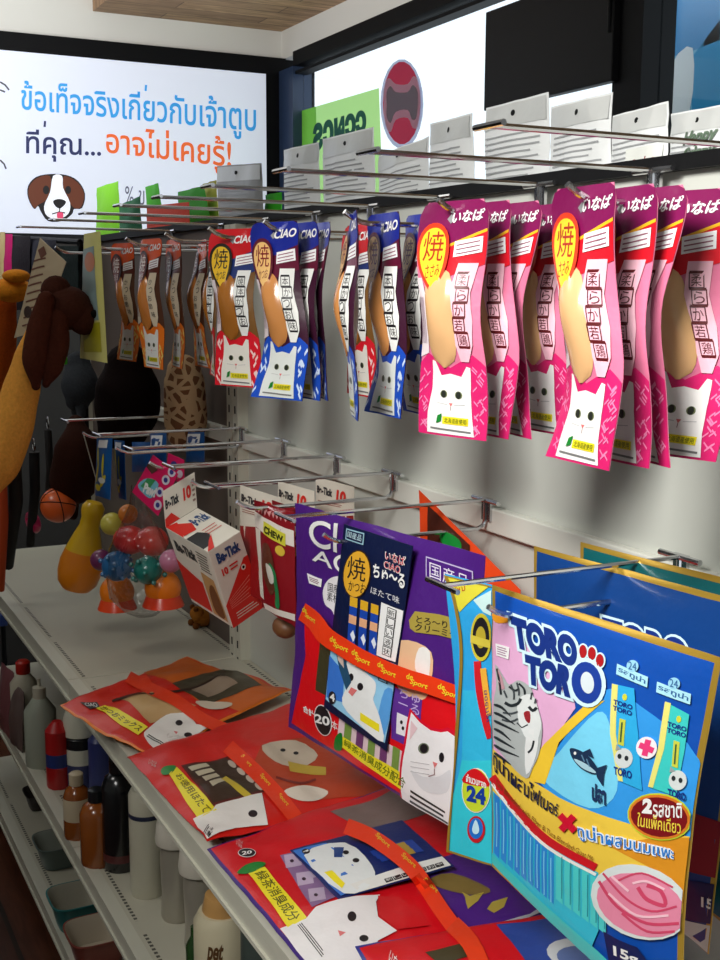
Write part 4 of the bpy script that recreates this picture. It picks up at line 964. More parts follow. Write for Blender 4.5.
b4 = thing('treat_bag', 'red bag with blue border lying at the very front, mostly below the frame', 'pet treat bag', sum(B4.c, Vector())/4-Vector((0, 0, .01)))
mb = MB(); pouch_mesh(mb, B4, F(206, 16, 28), None, 16, 16, edge=F(36, 52, 140), edge_w=.014)
a = Art(B4, .0008); a.poly([(496, 925), (570, 918), (690, 985), (560, 1020)], F(40, 70, 150), 0); a.poly([(425, 953), (462, 944), (480, 954), (440, 966)], F(66, 60, 36), 1); a.ell(590, 958, 44, 18, F(196, 200, 204), 1, 10); a.ell(594, 962, 38, 14, F(90, 110, 160), 2, 10); a.build('', mb=mb); mb.build('pouch', b4, True)
a = Art(B4, .0019); a.text('いなば', [(388, 962), (396, 972), (404, 966), (391, 950)], F(236, 220, 220), 0, .02); a.build('logo', b4)
tp = catmull([(452, 926), (470, 945), (484, 975), (495, 1000)], 3, False); ribbon_mesh('promo_tape', B4, tp, 18, [.003]*len(tp), F(230, 64, 28), b4)
# ------------------------------------------------------------------ tick box, its neighbours
def bx_axes(): 
    F_, L_, R__, D_ = Vector((.58, 1.65, 1.109)), Vector((.55, 1.76, 1.129)), Vector((.636, 1.661, 1.134)), Vector((.633, 1.688, .975))
    return F_, L_-F_, R__-F_, D_-F_
Fc, eL, eR, eD = bx_axes()
class Quad(Panel):
    def __init__(s, o, ex, ey, cuts=(1, 1)): Panel.__init__(s, o, o+ex, o+ex+ey, o+ey, T=0, cuts=cuts)
    def map(s, u, v, off=0.): return s.base(u, v)+s.n*off
box = thing('tick_treatment_box', 'white and red carton tilted on its hook, with a hang tab', 'box', Fc+eD+eL*.5+eR*.5)
CARD, TR = M((226, 220, 206), rough=.5), M((214, 40, 30), rough=.45)
mb = MB(); c8 = [Fc+a_*eL+b_*eR+c_*eD for c_ in (0, 1) for a_, b_ in ((0, 0), (1, 0), (1, 1), (0, 1))]
mb.add(c8, [(3, 2, 1, 0), (4, 5, 6, 7), (0, 1, 5, 4), (1, 2, 6, 5), (2, 3, 7, 6), (3, 0, 4, 7)], CARD); mb.build('carton', box, True, smooth=False, bevel=.0012)
QR = Quad(Fc+eD, eR, -eD); QL = Quad(Fc+eL+eD, -eL, -eD); QT = Quad(Fc, eR, eL)
a = Art(LocalUV(QR)); 
a.poly([(0, 0), (1, 0), (1, .70), (.86, .70), (.0, .30)], TR, 0); a.text('Be-Tick', [(.16, .80), (.86, .80), (.86, .93), (.16, .93)], M((34, 70, 120), rough=.5), 1, .06); a.text('10', [(.18, .64), (.36, .64), (.36, .73), (.18, .73)], TR, 1, .05); a.lines([(.42, .64), (.72, .64), (.72, .73), (.42, .73)], 2, TR, 1); a.ell(.78, .60, .07, .035, CARD, 1); a.ell(.78, .60, .035, .018, BLACK, 2)
a.lines([(.12, .22), (.9, .22), (.9, .5), (.12, .34)], 6, M((236, 150, 130), rough=.5), 1, .2); a.lines([(.2, .06), (.9, .06), (.9, .16), (.2, .16)], 3, CARD, 1, .3); a.build('front_print', box)
a = Art(LocalUV(QL)); a.text('Be-Tick', [(.12, .74), (.62, .74), (.62, .88), (.12, .88)], M((60, 60, 60), rough=.5), 1, .06); a.poly([(0, .05), (.55, .05), (.55, .45), (.1, .55), (0, .6)], TR, 0); a.poly([(.58, .05), (.92, .05), (.9, .6), (.6, .62)], M((196, 150, 96), rough=.5), 0); a.poly([(.66, .1), (.88, .1), (.84, .5), (.68, .4)], M((120, 74, 40), rough=.5), 1, 3); a.lines([(.66, .66), (.92, .66), (.92, .92), (.66, .92)], 7, M((80, 70, 60), rough=.5), 1, .4); a.build('side_print', box)
a = Art(LocalUV(QT)); a.poly([(0, .55), (.3, .95), (.0, 1)], TR, 0); a.poly([(0, .1), (.28, .1), (.5, .34), (.34, .5), (0, .5)], M((40, 40, 42), rough=.5), 0); a.poly([(.0, .0), (.2, .0), (.5, .3), (.3, .2)], TR, 1); a.text('Be-Tick', [(.5, .62), (.94, .62), (.94, .84), (.5, .84)], M((34, 70, 120), rough=.5), 1, .05); a.poly([(.05, .58), (.4, .56), (.5, .75), (.2, .95), (.05, .9)], TR, 1); a.lines([(.45, .3), (.9, .3), (.9, .5), (.45, .5)], 3, M((200, 90, 80), rough=.5), 1, .25); a.build('top_print', box)
tabn = Vector((0, 0, .055))+eL.normalized()*.004
QH = Quad(Fc+eL, eR, tabn+eL*.02)
mb = MB(); nn = QH.n*.0006; vs = QH.c; mb.add([v for v in vs]+[v-nn for v in vs], [(0, 1, 2, 3), (7, 6, 5, 4), (0, 4, 5, 1), (1, 5, 6, 2), (2, 6, 7, 3), (3, 7, 4, 0)], CARD)
a = Art(LocalUV(QH)); a.text('Be-Tick', [(.04, .46), (.46, .46), (.46, .72), (.04, .72)], M((40, 44, 50), rough=.5), 1, .05); a.text('10', [(.6, .40), (.84, .40), (.84, .76), (.6, .76)], TR, 1, .05); a.lines([(.88, .2), (.97, .2), (.97, .9), (.88, .9)], 5, M((150, 120, 110), rough=.5), 1); a.poly([(.0, 0), (.45, 0), (.2, .3), (0, .22)], TR, 1); a.build('', mb=mb); mb.build('hang_tab', box, True, smooth=False)
# flat packs with the same white header, hanging one behind the other
def tick_pack(tl, tr, X, label, ang=0):
    a_, b_ = P(*tl, X=X), P(*tr, X=X+.012); b_.z = a_.z
    s = Panel(a_+Vector((0, 0, -.17))+(b_-a_), 0, 0, 0) if False else Panel(a_-Vector((0, 0, .17)), b_-Vector((0, 0, .17)), b_, a_, T=.006, back=.004, cuts=(4, 12), seed=X*50, noise_amp=.001)
    t = thing('tick_treatment_pack', label, 'box', (s.c[0]+s.c[1])/2, 0, 'flat white tick treatment packs')
    mb = MB(); pouch_mesh(mb, s, M((222, 214, 200), rough=.4), None, 6, 12); a = Art(LocalUV(s)); a.poly([(0, 0), (1, 0), (1, .74), (0, .62)], F(150, 26, 30), 0); a.build('', mb=mb); mb.build('sleeve', t, True)
    a = Art(LocalUV(s), .001); a.text('Be-Tick', [(.06, .86), (.5, .86), (.5, .93), (.06, .93)], M((50, 46, 50), rough=.5), 0, .05); a.text('10', [(.6, .83), (.84, .83), (.84, .94), (.6, .94)], TR, 0, .05); a.lines([(.1, .76), (.9, .79), (.9, .82), (.1, .8)], 2, M((170, 120, 110), rough=.5), 0); a.build('header_lettering', t)
    return t
tick_pack((240, 485), (281, 498), .66, 'white tick pack header with red number just right of the tilted carton')
tick_pack((278, 481), (314, 492), .725, 'white tick pack header second to the right of the tilted carton')
tick_pack((316, 477), (354, 488), .785, 'white tick pack header nearest the wall, above the purple bag')
def chew_pack(tl, tr, br, bl, X, label, seed):
    a_ = P(*tl, X=X); b_ = P(*tr, X=X+.02); n = vplane(a_, b_)
    s = Panel(on_plane(*bl, a_, n), on_plane(*br, a_, n), b_, a_, T=.010, back=.006, cuts=(6, 14), seed=seed, noise_amp=.003)
    t = thing('chew_pack', label, 'pet treat pack', (s.c[0]+s.c[1])/2)
    mb = MB(); pouch_mesh(mb, s, F(132, 18, 28), F(90, 20, 24), 8, 14); a = Art(LocalUV(s)); a.poly([(0, .76), (1, .70), (1, .84), (0, .9)], F(226, 216, 206), 0); a.poly([(.1, 0), (1, .06), (1, .12), (.1, .06)], F(226, 216, 206), 0); a.poly([(0, .1), (.16, .1), (.2, .75), (0, .75)], F(222, 212, 200), 0)
    for k in range(9): a.poly([(.1+.1*k, .94), (.16+.1*k, .90), (.2+.1*k, .96)], F(206, 140, 140), 1)
    a.build('', mb=mb); mb.build('pouch', t, True)
    a = Art(LocalUV(s), .001); a.poly([(.32, .74), (.86, .69), (.86, .80), (.32, .85)], F(206, 200, 60), 0); a.text('CHEW', [(.36, .755), (.82, .715), (.82, .775), (.36, .82)], F(60, 60, 20), 1, .05); a.build('yellow_label', t)
    a = Art(LocalUV(s), .001); a.poly([(.28, .62), (.5, .66), (.62, .5), (.6, .3), (.42, .2), (.26, .36)], F(96, 50, 36), 0, 4); a.poly([(.5, .5), (.66, .42), (.66, .14), (.54, .12), (.58, .3)], F(40, 120, 70), 1, 4); a.poly([(.4, .48), (.56, .46), (.58, .34), (.44, .32)], F(206, 200, 190), 2, 4); a.ell(.75, .64, .1, .045, F(214, 180, 60), 1); a.build('treat_picture', t)
chew_pack((254, 500), (294, 512), (296, 628), (262, 607), .625, 'dark red chew pack with yellow label beside the tilted carton', 3)
chew_pack((272, 500), (306, 512), (310, 626), (280, 616), .665, 'dark red chew pack behind the first one, touching the purple bag', 8)
t = thing('dog_chew', 'brown dried chew hanging low behind the dark red packs', 'pet treat', P(285, 628, X=.66)); mb = MB(); mb.ball(P(285, 627, X=.66), .018, M((110, 70, 40), rough=.5, var=.3), sc=(1, 1.3, .9)); mb.build('chew', t, True)

# ------------------------------------------------------------------ toys of the far hooks
def rubber(c): return M(c, rough=.33, coat=.3, name='rubber')
p = P(85, 546, X=.60)
pin = thing('squeaky_bowling_pin', 'yellow and orange rubber bowling pin toy hanging over the shelf', 'dog toy', p-Vector((0, 0, .10)))
Rt = Matrix.Rotation(R_(14), 3, FW)
Y1, O1 = rubber((236, 190, 20)), rubber((240, 140, 20))
mb = MB(); mb.lathe([(.004, -.098, O1), (.030, -.097, O1), (.042, -.082, O1), (.0465, -.06, O1), (.046, -.035, O1), (.040, -.01, Y1), (.030, .022, Y1), (.0215, .045, Y1), (.0205, .062, Y1), (.024, .076, Y1), (.024, .088, Y1), (.017, .0985, Y1), (.003, .102, Y1)], O1, p, 24, rot=Rt); mb.build('pin_body', pin, True)
mb = MB(); q = p+Rt @ Vector((0, 0, .1)); mb.tube([q, q+Vector((.004, 0, .05)), Vector((.60, q.y-.01, ZL-.037))], .0012, M((190, 190, 180), rough=.6)); mb.build('hang_string', pin, True)
p = P(58, 505, X=.58)
bb = thing('toy_basketball', 'small orange basketball toy on a string', 'dog toy', p-Vector((0, 0, .04)))
mb = MB(); mb.ball(p, .040, rubber((236, 104, 44)), 28); mb.build('ball', bb, True)
mb = MB()
for ax in (Vector((1, 0, .2)), Vector((0, 1, .3)), Vector((.2, .3, 1))):
    u_ = ax.cross(Vector((.3, .5, .9))).normalized(); v_ = ax.normalized().cross(u_)
    mb.tube([p+(u_*math.cos(t_)+v_*math.sin(t_))*.0402 for t_ in [2*math.pi*k/32 for k in range(33)]], .0012, BLACK, 6, False)
mb.build('seams', bb, True)
mb = MB(); mb.tube([p+Vector((0, 0, .04)), p+Vector((.02, -.01, .12)), Vector((.62, p.y, ZL-.037))], .0016, BLACK); mb.build('hang_string', bb, True)
# pink toy and clear stand under the basketball
p = P(33, 522, X=.56)
t = thing('chew_toy', 'pink rubber chew ring hanging low under the basketball', 'dog toy', p-Vector((0, 0, .02)))
mb = MB(); mb.tube([p+Vector((.0, .045*math.cos(k*.35), .016*math.sin(k*.35))) for k in range(19)], .010, rubber((196, 30, 90)), 10, False); mb.build('ring', t, True)
# bag of vinyl toys with pink header card
p = P(140, 560, X=.63)
ts = thing('toy_set', 'clear bag of orange and blue rubber toys under a pink header card', 'dog toy', p-Vector((0, 0, .09)))
pc = P(155, 485, X=.60)
hp = [P(x, y, X=X_) for (x, y), X_ in zip(((132, 492), (158, 516), (178, 474), (153, 455)), (.585, .605, .62, .60))]
HC = Panel(*hp, T=.001, back=.001, cuts=(4, 4))
PINK = M((222, 24, 96), rough=.4)
mb = MB(); pouch_mesh(mb, HC, PINK, None, 4, 4); a = Art(HC); a.poly([(150, 462), (158, 470), (152, 474), (146, 466)], M((90, 60, 50), rough=.4), 0); a.poly([(138, 485), (148, 478), (159, 484), (152, 498), (144, 494)], M((120, 190, 210), rough=.4), 0, 3); a.poly([(141, 486), (148, 491), (156, 480), (148, 478)], M((60, 150, 90), rough=.4), 1); a.text('Paw!', [(143, 492), (155, 498), (158, 488), (146, 482)], WHITE, 2, .06)
for x, y in ((160, 492), (158, 505), (166, 480), (172, 472)): a.ell(x, y, 4, 5, M((220, 214, 226), rough=.4), 0); a.ell(x, y, 2, 2.6, M((60, 60, 140), rough=.4), 1)
a.build('', mb=mb); mb.build('header_card', ts, True)
def toy_at(x, y, X, r, c, name='rubber_ball', sc=(1, 1, 1), extra=None):
    q = P(x, y, X=X); m_ = MB(); m_.ball(q, r, rubber(c), 20, sc=sc)
    if extra: extra(m_, q)
    m_.build(name, ts, True)
def skirt(c):
    def f(m_, q): m_.lathe([(.026, .0), (.034, -.018), (.040, -.034), (.03, -.036)], rubber(c), q, 20)
    return f
def nubs(c):
    def f(m_, q):
        for k in range(14): w_ = k*2.4; m_.ball(q+Vector((math.cos(w_)*.8, math.sin(w_)*.8, -.8+k*.12)).normalized()*.033, .005, rubber(c), 8)
    return f
toy_at(117, 592, .62, .035, (244, 130, 14), 'rubber_octopus', extra=skirt((236, 70, 14))); toy_at(163, 588, .66, .035, (244, 130, 14), 'rubber_octopus', extra=skirt((230, 60, 14)))
toy_at(117, 566, .60, .030, (36, 110, 170), extra=nubs((40, 116, 176))); toy_at(148, 570, .63, .027, (20, 120, 110), extra=nubs((24, 126, 116))); toy_at(171, 561, .66, .022, (190, 120, 150)); toy_at(101, 560, .60, .022, (110, 40, 90))
toy_at(130, 540, .63, .033, (224, 50, 50), sc=(1, 1.25, .85)); toy_at(152, 541, .66, .032, (226, 70, 60), sc=(1, 1.2, .9)); toy_at(112, 524, .63, .024, (206, 196, 80)); toy_at(128, 514, .65, .02, (224, 130, 40))
mb = MB()
prof = [(.02, .15), (.026, .11), (.062, .06), (.090, .02), (.097, -.03), (.088, -.075), (.05, -.098), (.006, -.1)]
c0 = P(140, 562, X=.635)
mb.lathe(prof, CLEAR((250, 250, 250), .17, .12), c0, 32, cap=False)
for i, v in enumerate(mb.v):
    d_ = v-c0; mb.v[i] = c0+Vector((d_.x*.62, d_.y, d_.z))+Vector((1, .3, 0))*(.006*noise.noise(v*45))
mb.build('clear_bag', ts, True)
mb = MB(); mb.tube([pc+Vector((.01, 0, .03)), Vector((.625, pc.y-.01, ZL-.036)), Vector((.64, pc.y, ZL-.06)), c0+Vector((0, 0, .15))], .0012, M((160, 130, 100), rough=.6)); mb.build('hang_string', ts, True)
t = thing('header_card', 'second pink header card half hidden behind the toy bag card', 'card', P(174, 468, X=.66)); s = Panel(P(166, 474, X=.66), P(184, 486, X=.67), P(184, 460, X=.67), P(168, 453, X=.66), T=.001, back=.001, cuts=(2, 2)); mb = MB(); pouch_mesh(mb, s, PINK, None, 4, 4); a = Art(s); a.ell(174, 466, 3.4, 5, M((60, 60, 140), rough=.4), 0); a.ell(180, 474, 3, 4, M((220, 214, 226), rough=.4), 0); a.build('', mb=mb); mb.build('card', t, True)
def blue_pack(tl, tr, br, bl, X, label):
    s = Panel(P(*bl, X=X), P(*br, X=X), P(*tr, X=X), P(*tl, X=X), T=.006, back=.004, cuts=(3, 8)); t = thing('blister_pack', label, 'pet toy pack', (s.c[0]+s.c[1])/2)
    mb = MB(); pouch_mesh(mb, s, F(20, 90, 160), None, 6, 10); a = Art(LocalUV(s)); a.poly([(.2, .84), (.8, .84), (.8, .97), (.2, .97)], STK, 0)
    for k in range(5): a.ell(.3+.35*(k % 2), .16+.13*k, .2, .06, F(226, 206, 40), 0, 30*k)
    a.ell(.6, .3, .2, .05, F(230, 230, 220), 1); a.build('', mb=mb); mb.build('card', t, True); return t
blue_pack((97, 438), (112, 438), (110, 500), (95, 495), .56, 'blue and yellow toy packet with white sticker left of the pink card')
blue_pack((114, 440), (124, 441), (126, 500), (119, 498), .60, 'narrow blue toy packet seen edge-on beside the pink card')
for (x0, y0, x1, y1, X, lab) in ((150, 433, 166, 470, .70, 'blue packet with white label behind the hooks, left one'), (186, 432, 204, 462, .78, 'blue packet with white label behind the hooks, right one'), (132, 442, 150, 472, .66, 'dark blue packet behind the pink card')):
    s = Panel(P(x0, y1, X=X), P(x1, y1, X=X), P(x1, y0, X=X), P(x0, y0, X=X), T=.006, back=.004, cuts=(2, 2)); t = thing('blister_pack', lab, 'pet toy pack', (s.c[0]+s.c[1])/2); mb = MB(); pouch_mesh(mb, s, F(24, 84, 150), None, 6, 6)
    if 'white' in lab: a = Art(LocalUV(s)); a.poly([(.15, .62), (.85, .62), (.85, .94), (.15, .94)], STK, 0); a.build('', mb=mb)
    mb.build('card', t, True)
def fur(c, bump=.5): return M(c, rough=.9, bump=bump, bscale=180, var=.25, spec=.1, name='plush')
t = thing('plush_toy', 'small brown plush toy lying on the shelf below the white carton', 'plush toy', P(203, 628, Z=ZS))
q = P(203, 626, Z=ZS)+Vector((0, 0, .022))
mb = MB(); mb.ball(q, .024, fur((150, 92, 30)), 18, sc=(1, 1.2, .9)); mb.build('body', t, True)
mb = MB(); mb.ball(q+Vector((-.018, -.012, .012)), .016, fur((168, 106, 40)), 16); mb.build('head', t, True)
for s_ in (-1, 1): mb = MB(); mb.ball(q+Vector((-.024, -.012+s_*.012, .025)), .006, fur((110, 64, 24)), 10); mb.build('ear', t, True)
for s_ in (-1, 1): mb = MB(); mb.ball(q+Vector((-.022, s_*.016, -.015)), .008, fur((110, 64, 24)), 10); mb.build('paw', t, True)
# giraffe print plush behind
def giraffe():
    m = bpy.data.materials.new('giraffe_plush'); m.use_nodes = True; nt = m.node_tree; b_ = nt.nodes['Principled BSDF']; tc = nt.nodes.new('ShaderNodeTexCoord'); vo = nt.nodes.new('ShaderNodeTexVoronoi'); vo.feature = 'DISTANCE_TO_EDGE'; vo.inputs['Scale'].default_value = 42
    cr = nt.nodes.new('ShaderNodeValToRGB'); cr.color_ramp.interpolation = 'CONSTANT'; cr.color_ramp.elements[0].color = lin((190, 156, 116))+(1,); cr.color_ramp.elements[1].color = lin((112, 70, 40))+(1,); cr.color_ramp.elements[1].position = .16
    nt.links.new(tc.outputs['Object'], vo.inputs['Vector']); nt.links.new(vo.outputs['Distance'], cr.inputs['Fac']); nt.links.new(cr.outputs['Color'], b_.inputs['Base Color']); b_.inputs['Roughness'].default_value = .95
    return m
p0, p1 = P(184, 372, X=.78), P(186, 432, X=.79)
t = thing('giraffe_plush', 'giraffe-print plush toy hanging behind the orange and red packs', 'plush toy', p1)
mb = MB(); mb.soft([p0+(p1-p0)*(k/6) for k in range(7)], [.036, .042, .043, .044, .045, .045, .04], giraffe(), 22); mb.build('body', t, True)
for s_ in (-1, 1): mb = MB(); q = p1+Vector((0, s_*.022, .0)); mb.tube([q, q-Vector((0, 0, .02)), q-Vector((.004, 0, .036))], [.014, .013, .011], fur((120, 78, 46)), 12); mb.build('leg', t, True)

# ------------------------------------------------------------------ plush dog and neighbours at the left
TAN, DKB, ORG = fur((226, 156, 66)), fur((64, 32, 22)), fur((238, 146, 40))
def path3(pts, X): return [P(x, y, X=(X if not isinstance(X, (list, tuple)) else X[i])) for i, (x, y) in enumerate(pts)]
X0 = .50
YD = 2.2
t = thing('plush_dog', 'tan stuffed dog with dark brown head and ears, hanging at the left edge', 'plush toy', P(10, 480, Y=YD))
yp = lambda pts, dy=0.: [P(x, y, Y=YD+dy) for x, y in pts]
mb = MB(); mb.soft(yp([(50, 312), (36, 336), (28, 362), (20, 395), (10, 430), (-2, 462), (-14, 486)]), [.022, .020, .027, .034, .040, .041, .028], TAN, 22); mb.build('body', t, True)
mb = MB(); mb.ball(P(66, 308, Y=YD-.01), .056, DKB, 24, sc=(.85, .95, .72)); mb.ball(P(84, 318, Y=YD-.03), .031, DKB, 18, sc=(1, .9, 1)); mb.ball(P(56, 291, Y=YD-.01), .028, DKB, 16); mb.build('head', t, True)
for pts_, rr_ in (([(46, 300), (39, 330), (35, 358), (36, 386)], [.016, .022, .023, .008]), ([(58, 318), (57, 344), (52, 366), (46, 384)], [.018, .022, .02, .007])):
    mb = MB(); mb.soft(yp(pts_, -.045), rr_, fur((72, 34, 22)), 16); mb.build('ear', t, True)
mb = MB(); mb.ball(P(95, 314, Y=YD-.055), .008, M((10, 9, 9), rough=.8, spec=.1), 12); mb.build('nose', t, True)
t = thing('plush_toy', 'orange plush toy with rounded snout at the left edge under the cloth', 'plush toy', P(8, 320, X=.52))
mb = MB(); mb.ball(P(12, 290, X=.52), .045, ORG, 22, sc=(1, 1.3, .62)); mb.build('head', t, True); mb = MB(); mb.ball(P(16, 276, X=.52), .030, ORG, 20, sc=(1, 1.2, .5)); mb.build('snout', t, True)
mb = MB(); mb.soft(path3([(4, 300), (2, 340), (0, 380), (-8, 420)], .55), [.03, .036, .03, .012], fur((190, 84, 24)), 16); mb.build('body', t, True)
def swing(pts, X, cols, name, label, cat, th=.001, art=None, group=None):
    s = Panel(*[P(x, y, X=X_) for (x, y), X_ in zip(pts, X)], T=th, back=th, cuts=(6, 6)); t = thing(name, label, cat, (s.c[0]+s.c[1])/2, 0, group); mb = MB(); pouch_mesh(mb, s, cols, None, 6, 8); 
    if art: a = Art(s); art(a); a.build('', mb=mb)
    mb.build('card' if 'tag' in name or 'card' in name else 'body', t, True); return t
def tagart(a):
    ink = M((120, 70, 50), rough=.6)
    a.poly([(38, 250), (44, 246), (47, 254), (41, 259)], ink, 0)
    for k in range(9): a.stroke([(32-1.2*k, 262+8*k), (46-1.4*k, 258+8*k)], 1.6, ink, 0)
    a.ell(28, 312, 4, 6, M((60, 40, 30), rough=.6), 0)
swing([(14, 338), (42, 330), (66, 262), (40, 238)], (.47, .49, .50, .48), M((206, 186, 152), rough=.55), 'hang_tag', 'cream cardboard hang tag beside the brown plush head', 'tag', art=tagart)
def fishart(a):
    a.poly([(82, 250), (94, 246), (99, 320), (84, 322)], M((130, 150, 150), rough=.4), 0); a.ell(90, 262, 5, 10, M((190, 120, 90), rough=.4), 1); a.poly([(83, 325), (100, 322), (102, 352), (84, 352)], M((170, 160, 30), rough=.4), 0)
swing([(80, 358), (107, 363), (100, 231), (84, 234)], (.535, .55, .565, .55), M((206, 200, 120), rough=.4), 'treat_pack', 'pale yellow-green packet standing edge-on right of the plush head', 'pet treat pack', th=.004, art=fishart)
t = thing('treat_pack', 'bright green strip of a packet under the brown plush head', 'pet treat pack', P(60, 362, X=.52)); mb = MB(); mb.box(P(62, 359, X=.56), (.02, .12, .016), FILM((60, 170, 30)), Matrix.Rotation(R_(-12), 3, 'Z')); mb.build('pouch', t, True, bevel=.003)
for i, (x0, x1, y0, y1, X, c, lab) in enumerate(((0, 5, 232, 300, .60, (200, 180, 130), 'pale cloth hanging at the left edge, below the hooks'), (4, 12, 234, 302, .605, (196, 30, 110), 'magenta cloth hanging at the left edge'), (11, 30, 236, 310, .61, (24, 18, 26), 'black cloth garment beside the magenta one'), (28, 56, 240, 300, .62, (30, 30, 44), 'dark navy cloth garment behind the hang tag'), (52, 78, 246, 316, .64, (20, 36, 34), 'dark green cloth garment behind the brown plush head'))):
    a_, b_, c_, d_ = P(x0, y1, X=X+.15), P(x1, y1, X=X+.15), P(x1, y0, X=X+.15), P(x0, y0, X=X+.15)
    s = Panel(a_, b_, c_, d_, T=.012, back=.012, noise_amp=.006, seed=i, cuts=(4, 4)); t = thing('pet_garment', lab, 'pet clothes', (a_+b_)/2); mb = MB(); pouch_mesh(mb, s, M(c, rough=.85, bump=.4, bscale=90, spec=.2), None, 6, 10); mb.build('cloth', t, True)
for i, (pts_, X, r_, c, lab) in enumerate((
    ([(128, 366), (128, 388), (127, 408), (124, 424)], .72, [.05, .07, .072, .06], (24, 14, 14), 'black plush toy hanging behind the orange packs'),
    ([(76, 424), (78, 450), (74, 480), (70, 500)], .62, [.02, .052, .055, .02], (52, 26, 18), 'dark brown plush toy hanging above the basketball'),
    ([(78, 364), (80, 385), (78, 400)], .68, [.03, .045, .03], (66, 70, 76), 'grey plush toy behind the brown plush dog'))):
    t = thing('plush_toy', lab, 'plush toy', P(*pts_[-1], X=X)); mb = MB(); mb.soft(path3(pts_, X), r_, fur(c), 20); mb.build('body', t, True)
    for s_ in (-1, 1): mb = MB(); q = P(*pts_[-1], X=X)+Vector((0, s_*.025, .01)); mb.soft([q, q-Vector((.0, 0, .04))], [.016, .012], fur(c), 12); mb.build('leg', t, True)
for i, (pts_, X, r_, c, lab) in enumerate((
    ([(2, 470), (4, 520), (1, 590)], .47, .010, (196, 70, 16), 'orange padded leash hanging at the left edge'),
    ([(14, 462), (16, 500), (8, 566)], .50, .016, (14, 12, 12), 'wide black leash hanging beside the orange one'),
    ([(34, 452), (35, 490), (30, 545)], .55, .012, (20, 20, 22), 'black leash hanging left of the basketball'),
    ([(48, 430), (50, 470), (48, 490)], .60, .009, (40, 38, 38), 'dark grey leash hanging above the basketball'))):
    t = thing('dog_leash', lab, 'leash', P(*pts_[-1], X=X)); mb = MB(); mb.tube(path3(pts_, X), [r_, r_, r_*.8], M(c, rough=.7), 10); mb.build('strap', t, True)
    mb = MB(); q = P(*pts_[0], X=X); mb.tube([q+Vector((0, .012*math.cos(k*.7), .016+.014*math.sin(k*.7))) for k in range(10)], .0022, CHROME, 8, False); mb.build('clip', t, True)

gr = thing('garment_rack', 'thin dark clothes rack at the far end, carrying the pet garments', 'rack', (.75, 3.9, 0))
ra, rb_ = P(-14, 236, X=.755), P(80, 242, X=.80)
mb = MB(); mb.tube([ra, rb_], .008, BLACK); mb.build('rail', gr, True)
for q in (ra, rb_): mb = MB(); mb.tube([Vector((q.x, q.y, .0)), q], .009, BLACK); mb.build('post', gr, True)
# ------------------------------------------------------------------ bottles on the second shelf
Z2 = SH[1]
def bottle(x, y, h, prof, label, cat='bottle', name='bottle', parts=None):
    """x,y: pixel of the base centre on the shelf"""
    q = P(x, y, Z=Z2); t = thing(name, label, cat, q); mb = MB(); mb.lathe([(r, z) + ((c,) if c else ()) for r, z, c in prof], prof[0][2], q, 26); mb.build('body', t, True)
    for nm, pr in (parts or []):
        mb = MB(); mb.lathe([(r, z, c) for r, z, c in pr], pr[0][2], q, 26); mb.build(nm, t, True)
    return t
def pl(c, r=.35, coat=.2): return M(c, rough=r, coat=coat, name='bottle_plastic')
c = pl((196, 190, 170)); rc = pl((200, 40, 30))
bottle(26, 742, .2, [(.03, 0, c), (.032, .01, c), (.032, .15, c), (.014, .175, c)], 'tall pale bottle with red cap, far down the second shelf', parts=[('cap', [(.015, .172, rc), (.017, .176, rc), (.017, .2, rc), (.012, .205, rc)])])
c = pl((170, 176, 160)); c2 = pl((206, 200, 180))
bottle(42, 764, .2, [(.035, 0, c), (.036, .01, c), (.036, .13, c), (.016, .16, c)], 'pale bottle with a white pump right of the red-capped one', parts=[('pump', [(.015, .158, c2), (.015, .185, c2), (.004, .187, c2), (.004, .205, c2)])])
c = pl((190, 26, 28)); c2 = pl((40, 60, 130))
bottle(59, 786, .15, [(.024, 0, c), (.026, .006, c), (.026, .05, c2), (.026, .08, c), (.026, .13, c), (.01, .15, c)], 'red can with a blue band next to the white-capped bottle')
c = pl((60, 66, 110)); c2 = pl((226, 224, 206)); c3 = pl((20, 24, 30))
bottle(82, 784, .19, [(.034, 0, c), (.035, .008, c), (.035, .055, c2), (.035, .09, c3), (.035, .112, c3), (.03, .118, c3)], 'bottle with white domed cap and dark blue label', parts=[('cap', [(.036, .118, c2), (.036, .155, c2), (.03, .172, c2), (.01, .178, c2)])])
c = pl((50, 60, 120)); bottle(102, 792, .17, [(.026, 0, c), (.027, .006, c), (.027, .12, c), (.01, .14, c)], 'dark blue bottle behind the white-capped one', parts=[('cap', [(.012, .138, c3), (.014, .14, c3), (.014, .165, c3), (.01, .168, c3)])])
am = pl((150, 80, 30), .2, .6); wl = pl((206, 190, 160))
bottle(78, 836, .14, [(.025, 0, am), (.027, .006, am), (.027, .04, wl), (.027, .085, am), (.022, .1, am), (.011, .11, am)], 'small amber bottle with pale label, left one', parts=[('cap', [(.012, .108, wl), (.014, .11, wl), (.014, .132, wl), (.01, .135, wl)])])
bottle(98, 862, .15, [(.03, 0, am), (.032, .006, am), (.032, .05, am), (.032, .1, am), (.026, .115, am), (.012, .125, am)], 'larger amber bottle beside the black bottle', parts=[('cap', [(.013, .123, c3), (.015, .125, c3), (.015, .147, c3), (.01, .15, c3)])])
bk = pl((12, 12, 16), .25, .6); lb = pl((90, 40, 40))
bottle(121, 866, .215, [(.031, 0, bk), (.033, .006, bk), (.033, .02, lb), (.033, .035, bk), (.033, .16, bk), (.026, .18, bk), (.013, .19, bk)], 'tall glossy black bottle on the second shelf', parts=[('cap', [(.014, .188, bk), (.017, .19, bk), (.017, .225, bk), (.013, .228, bk)])])
sv = pl((200, 196, 176), .3, .3); nv = pl((40, 46, 70))
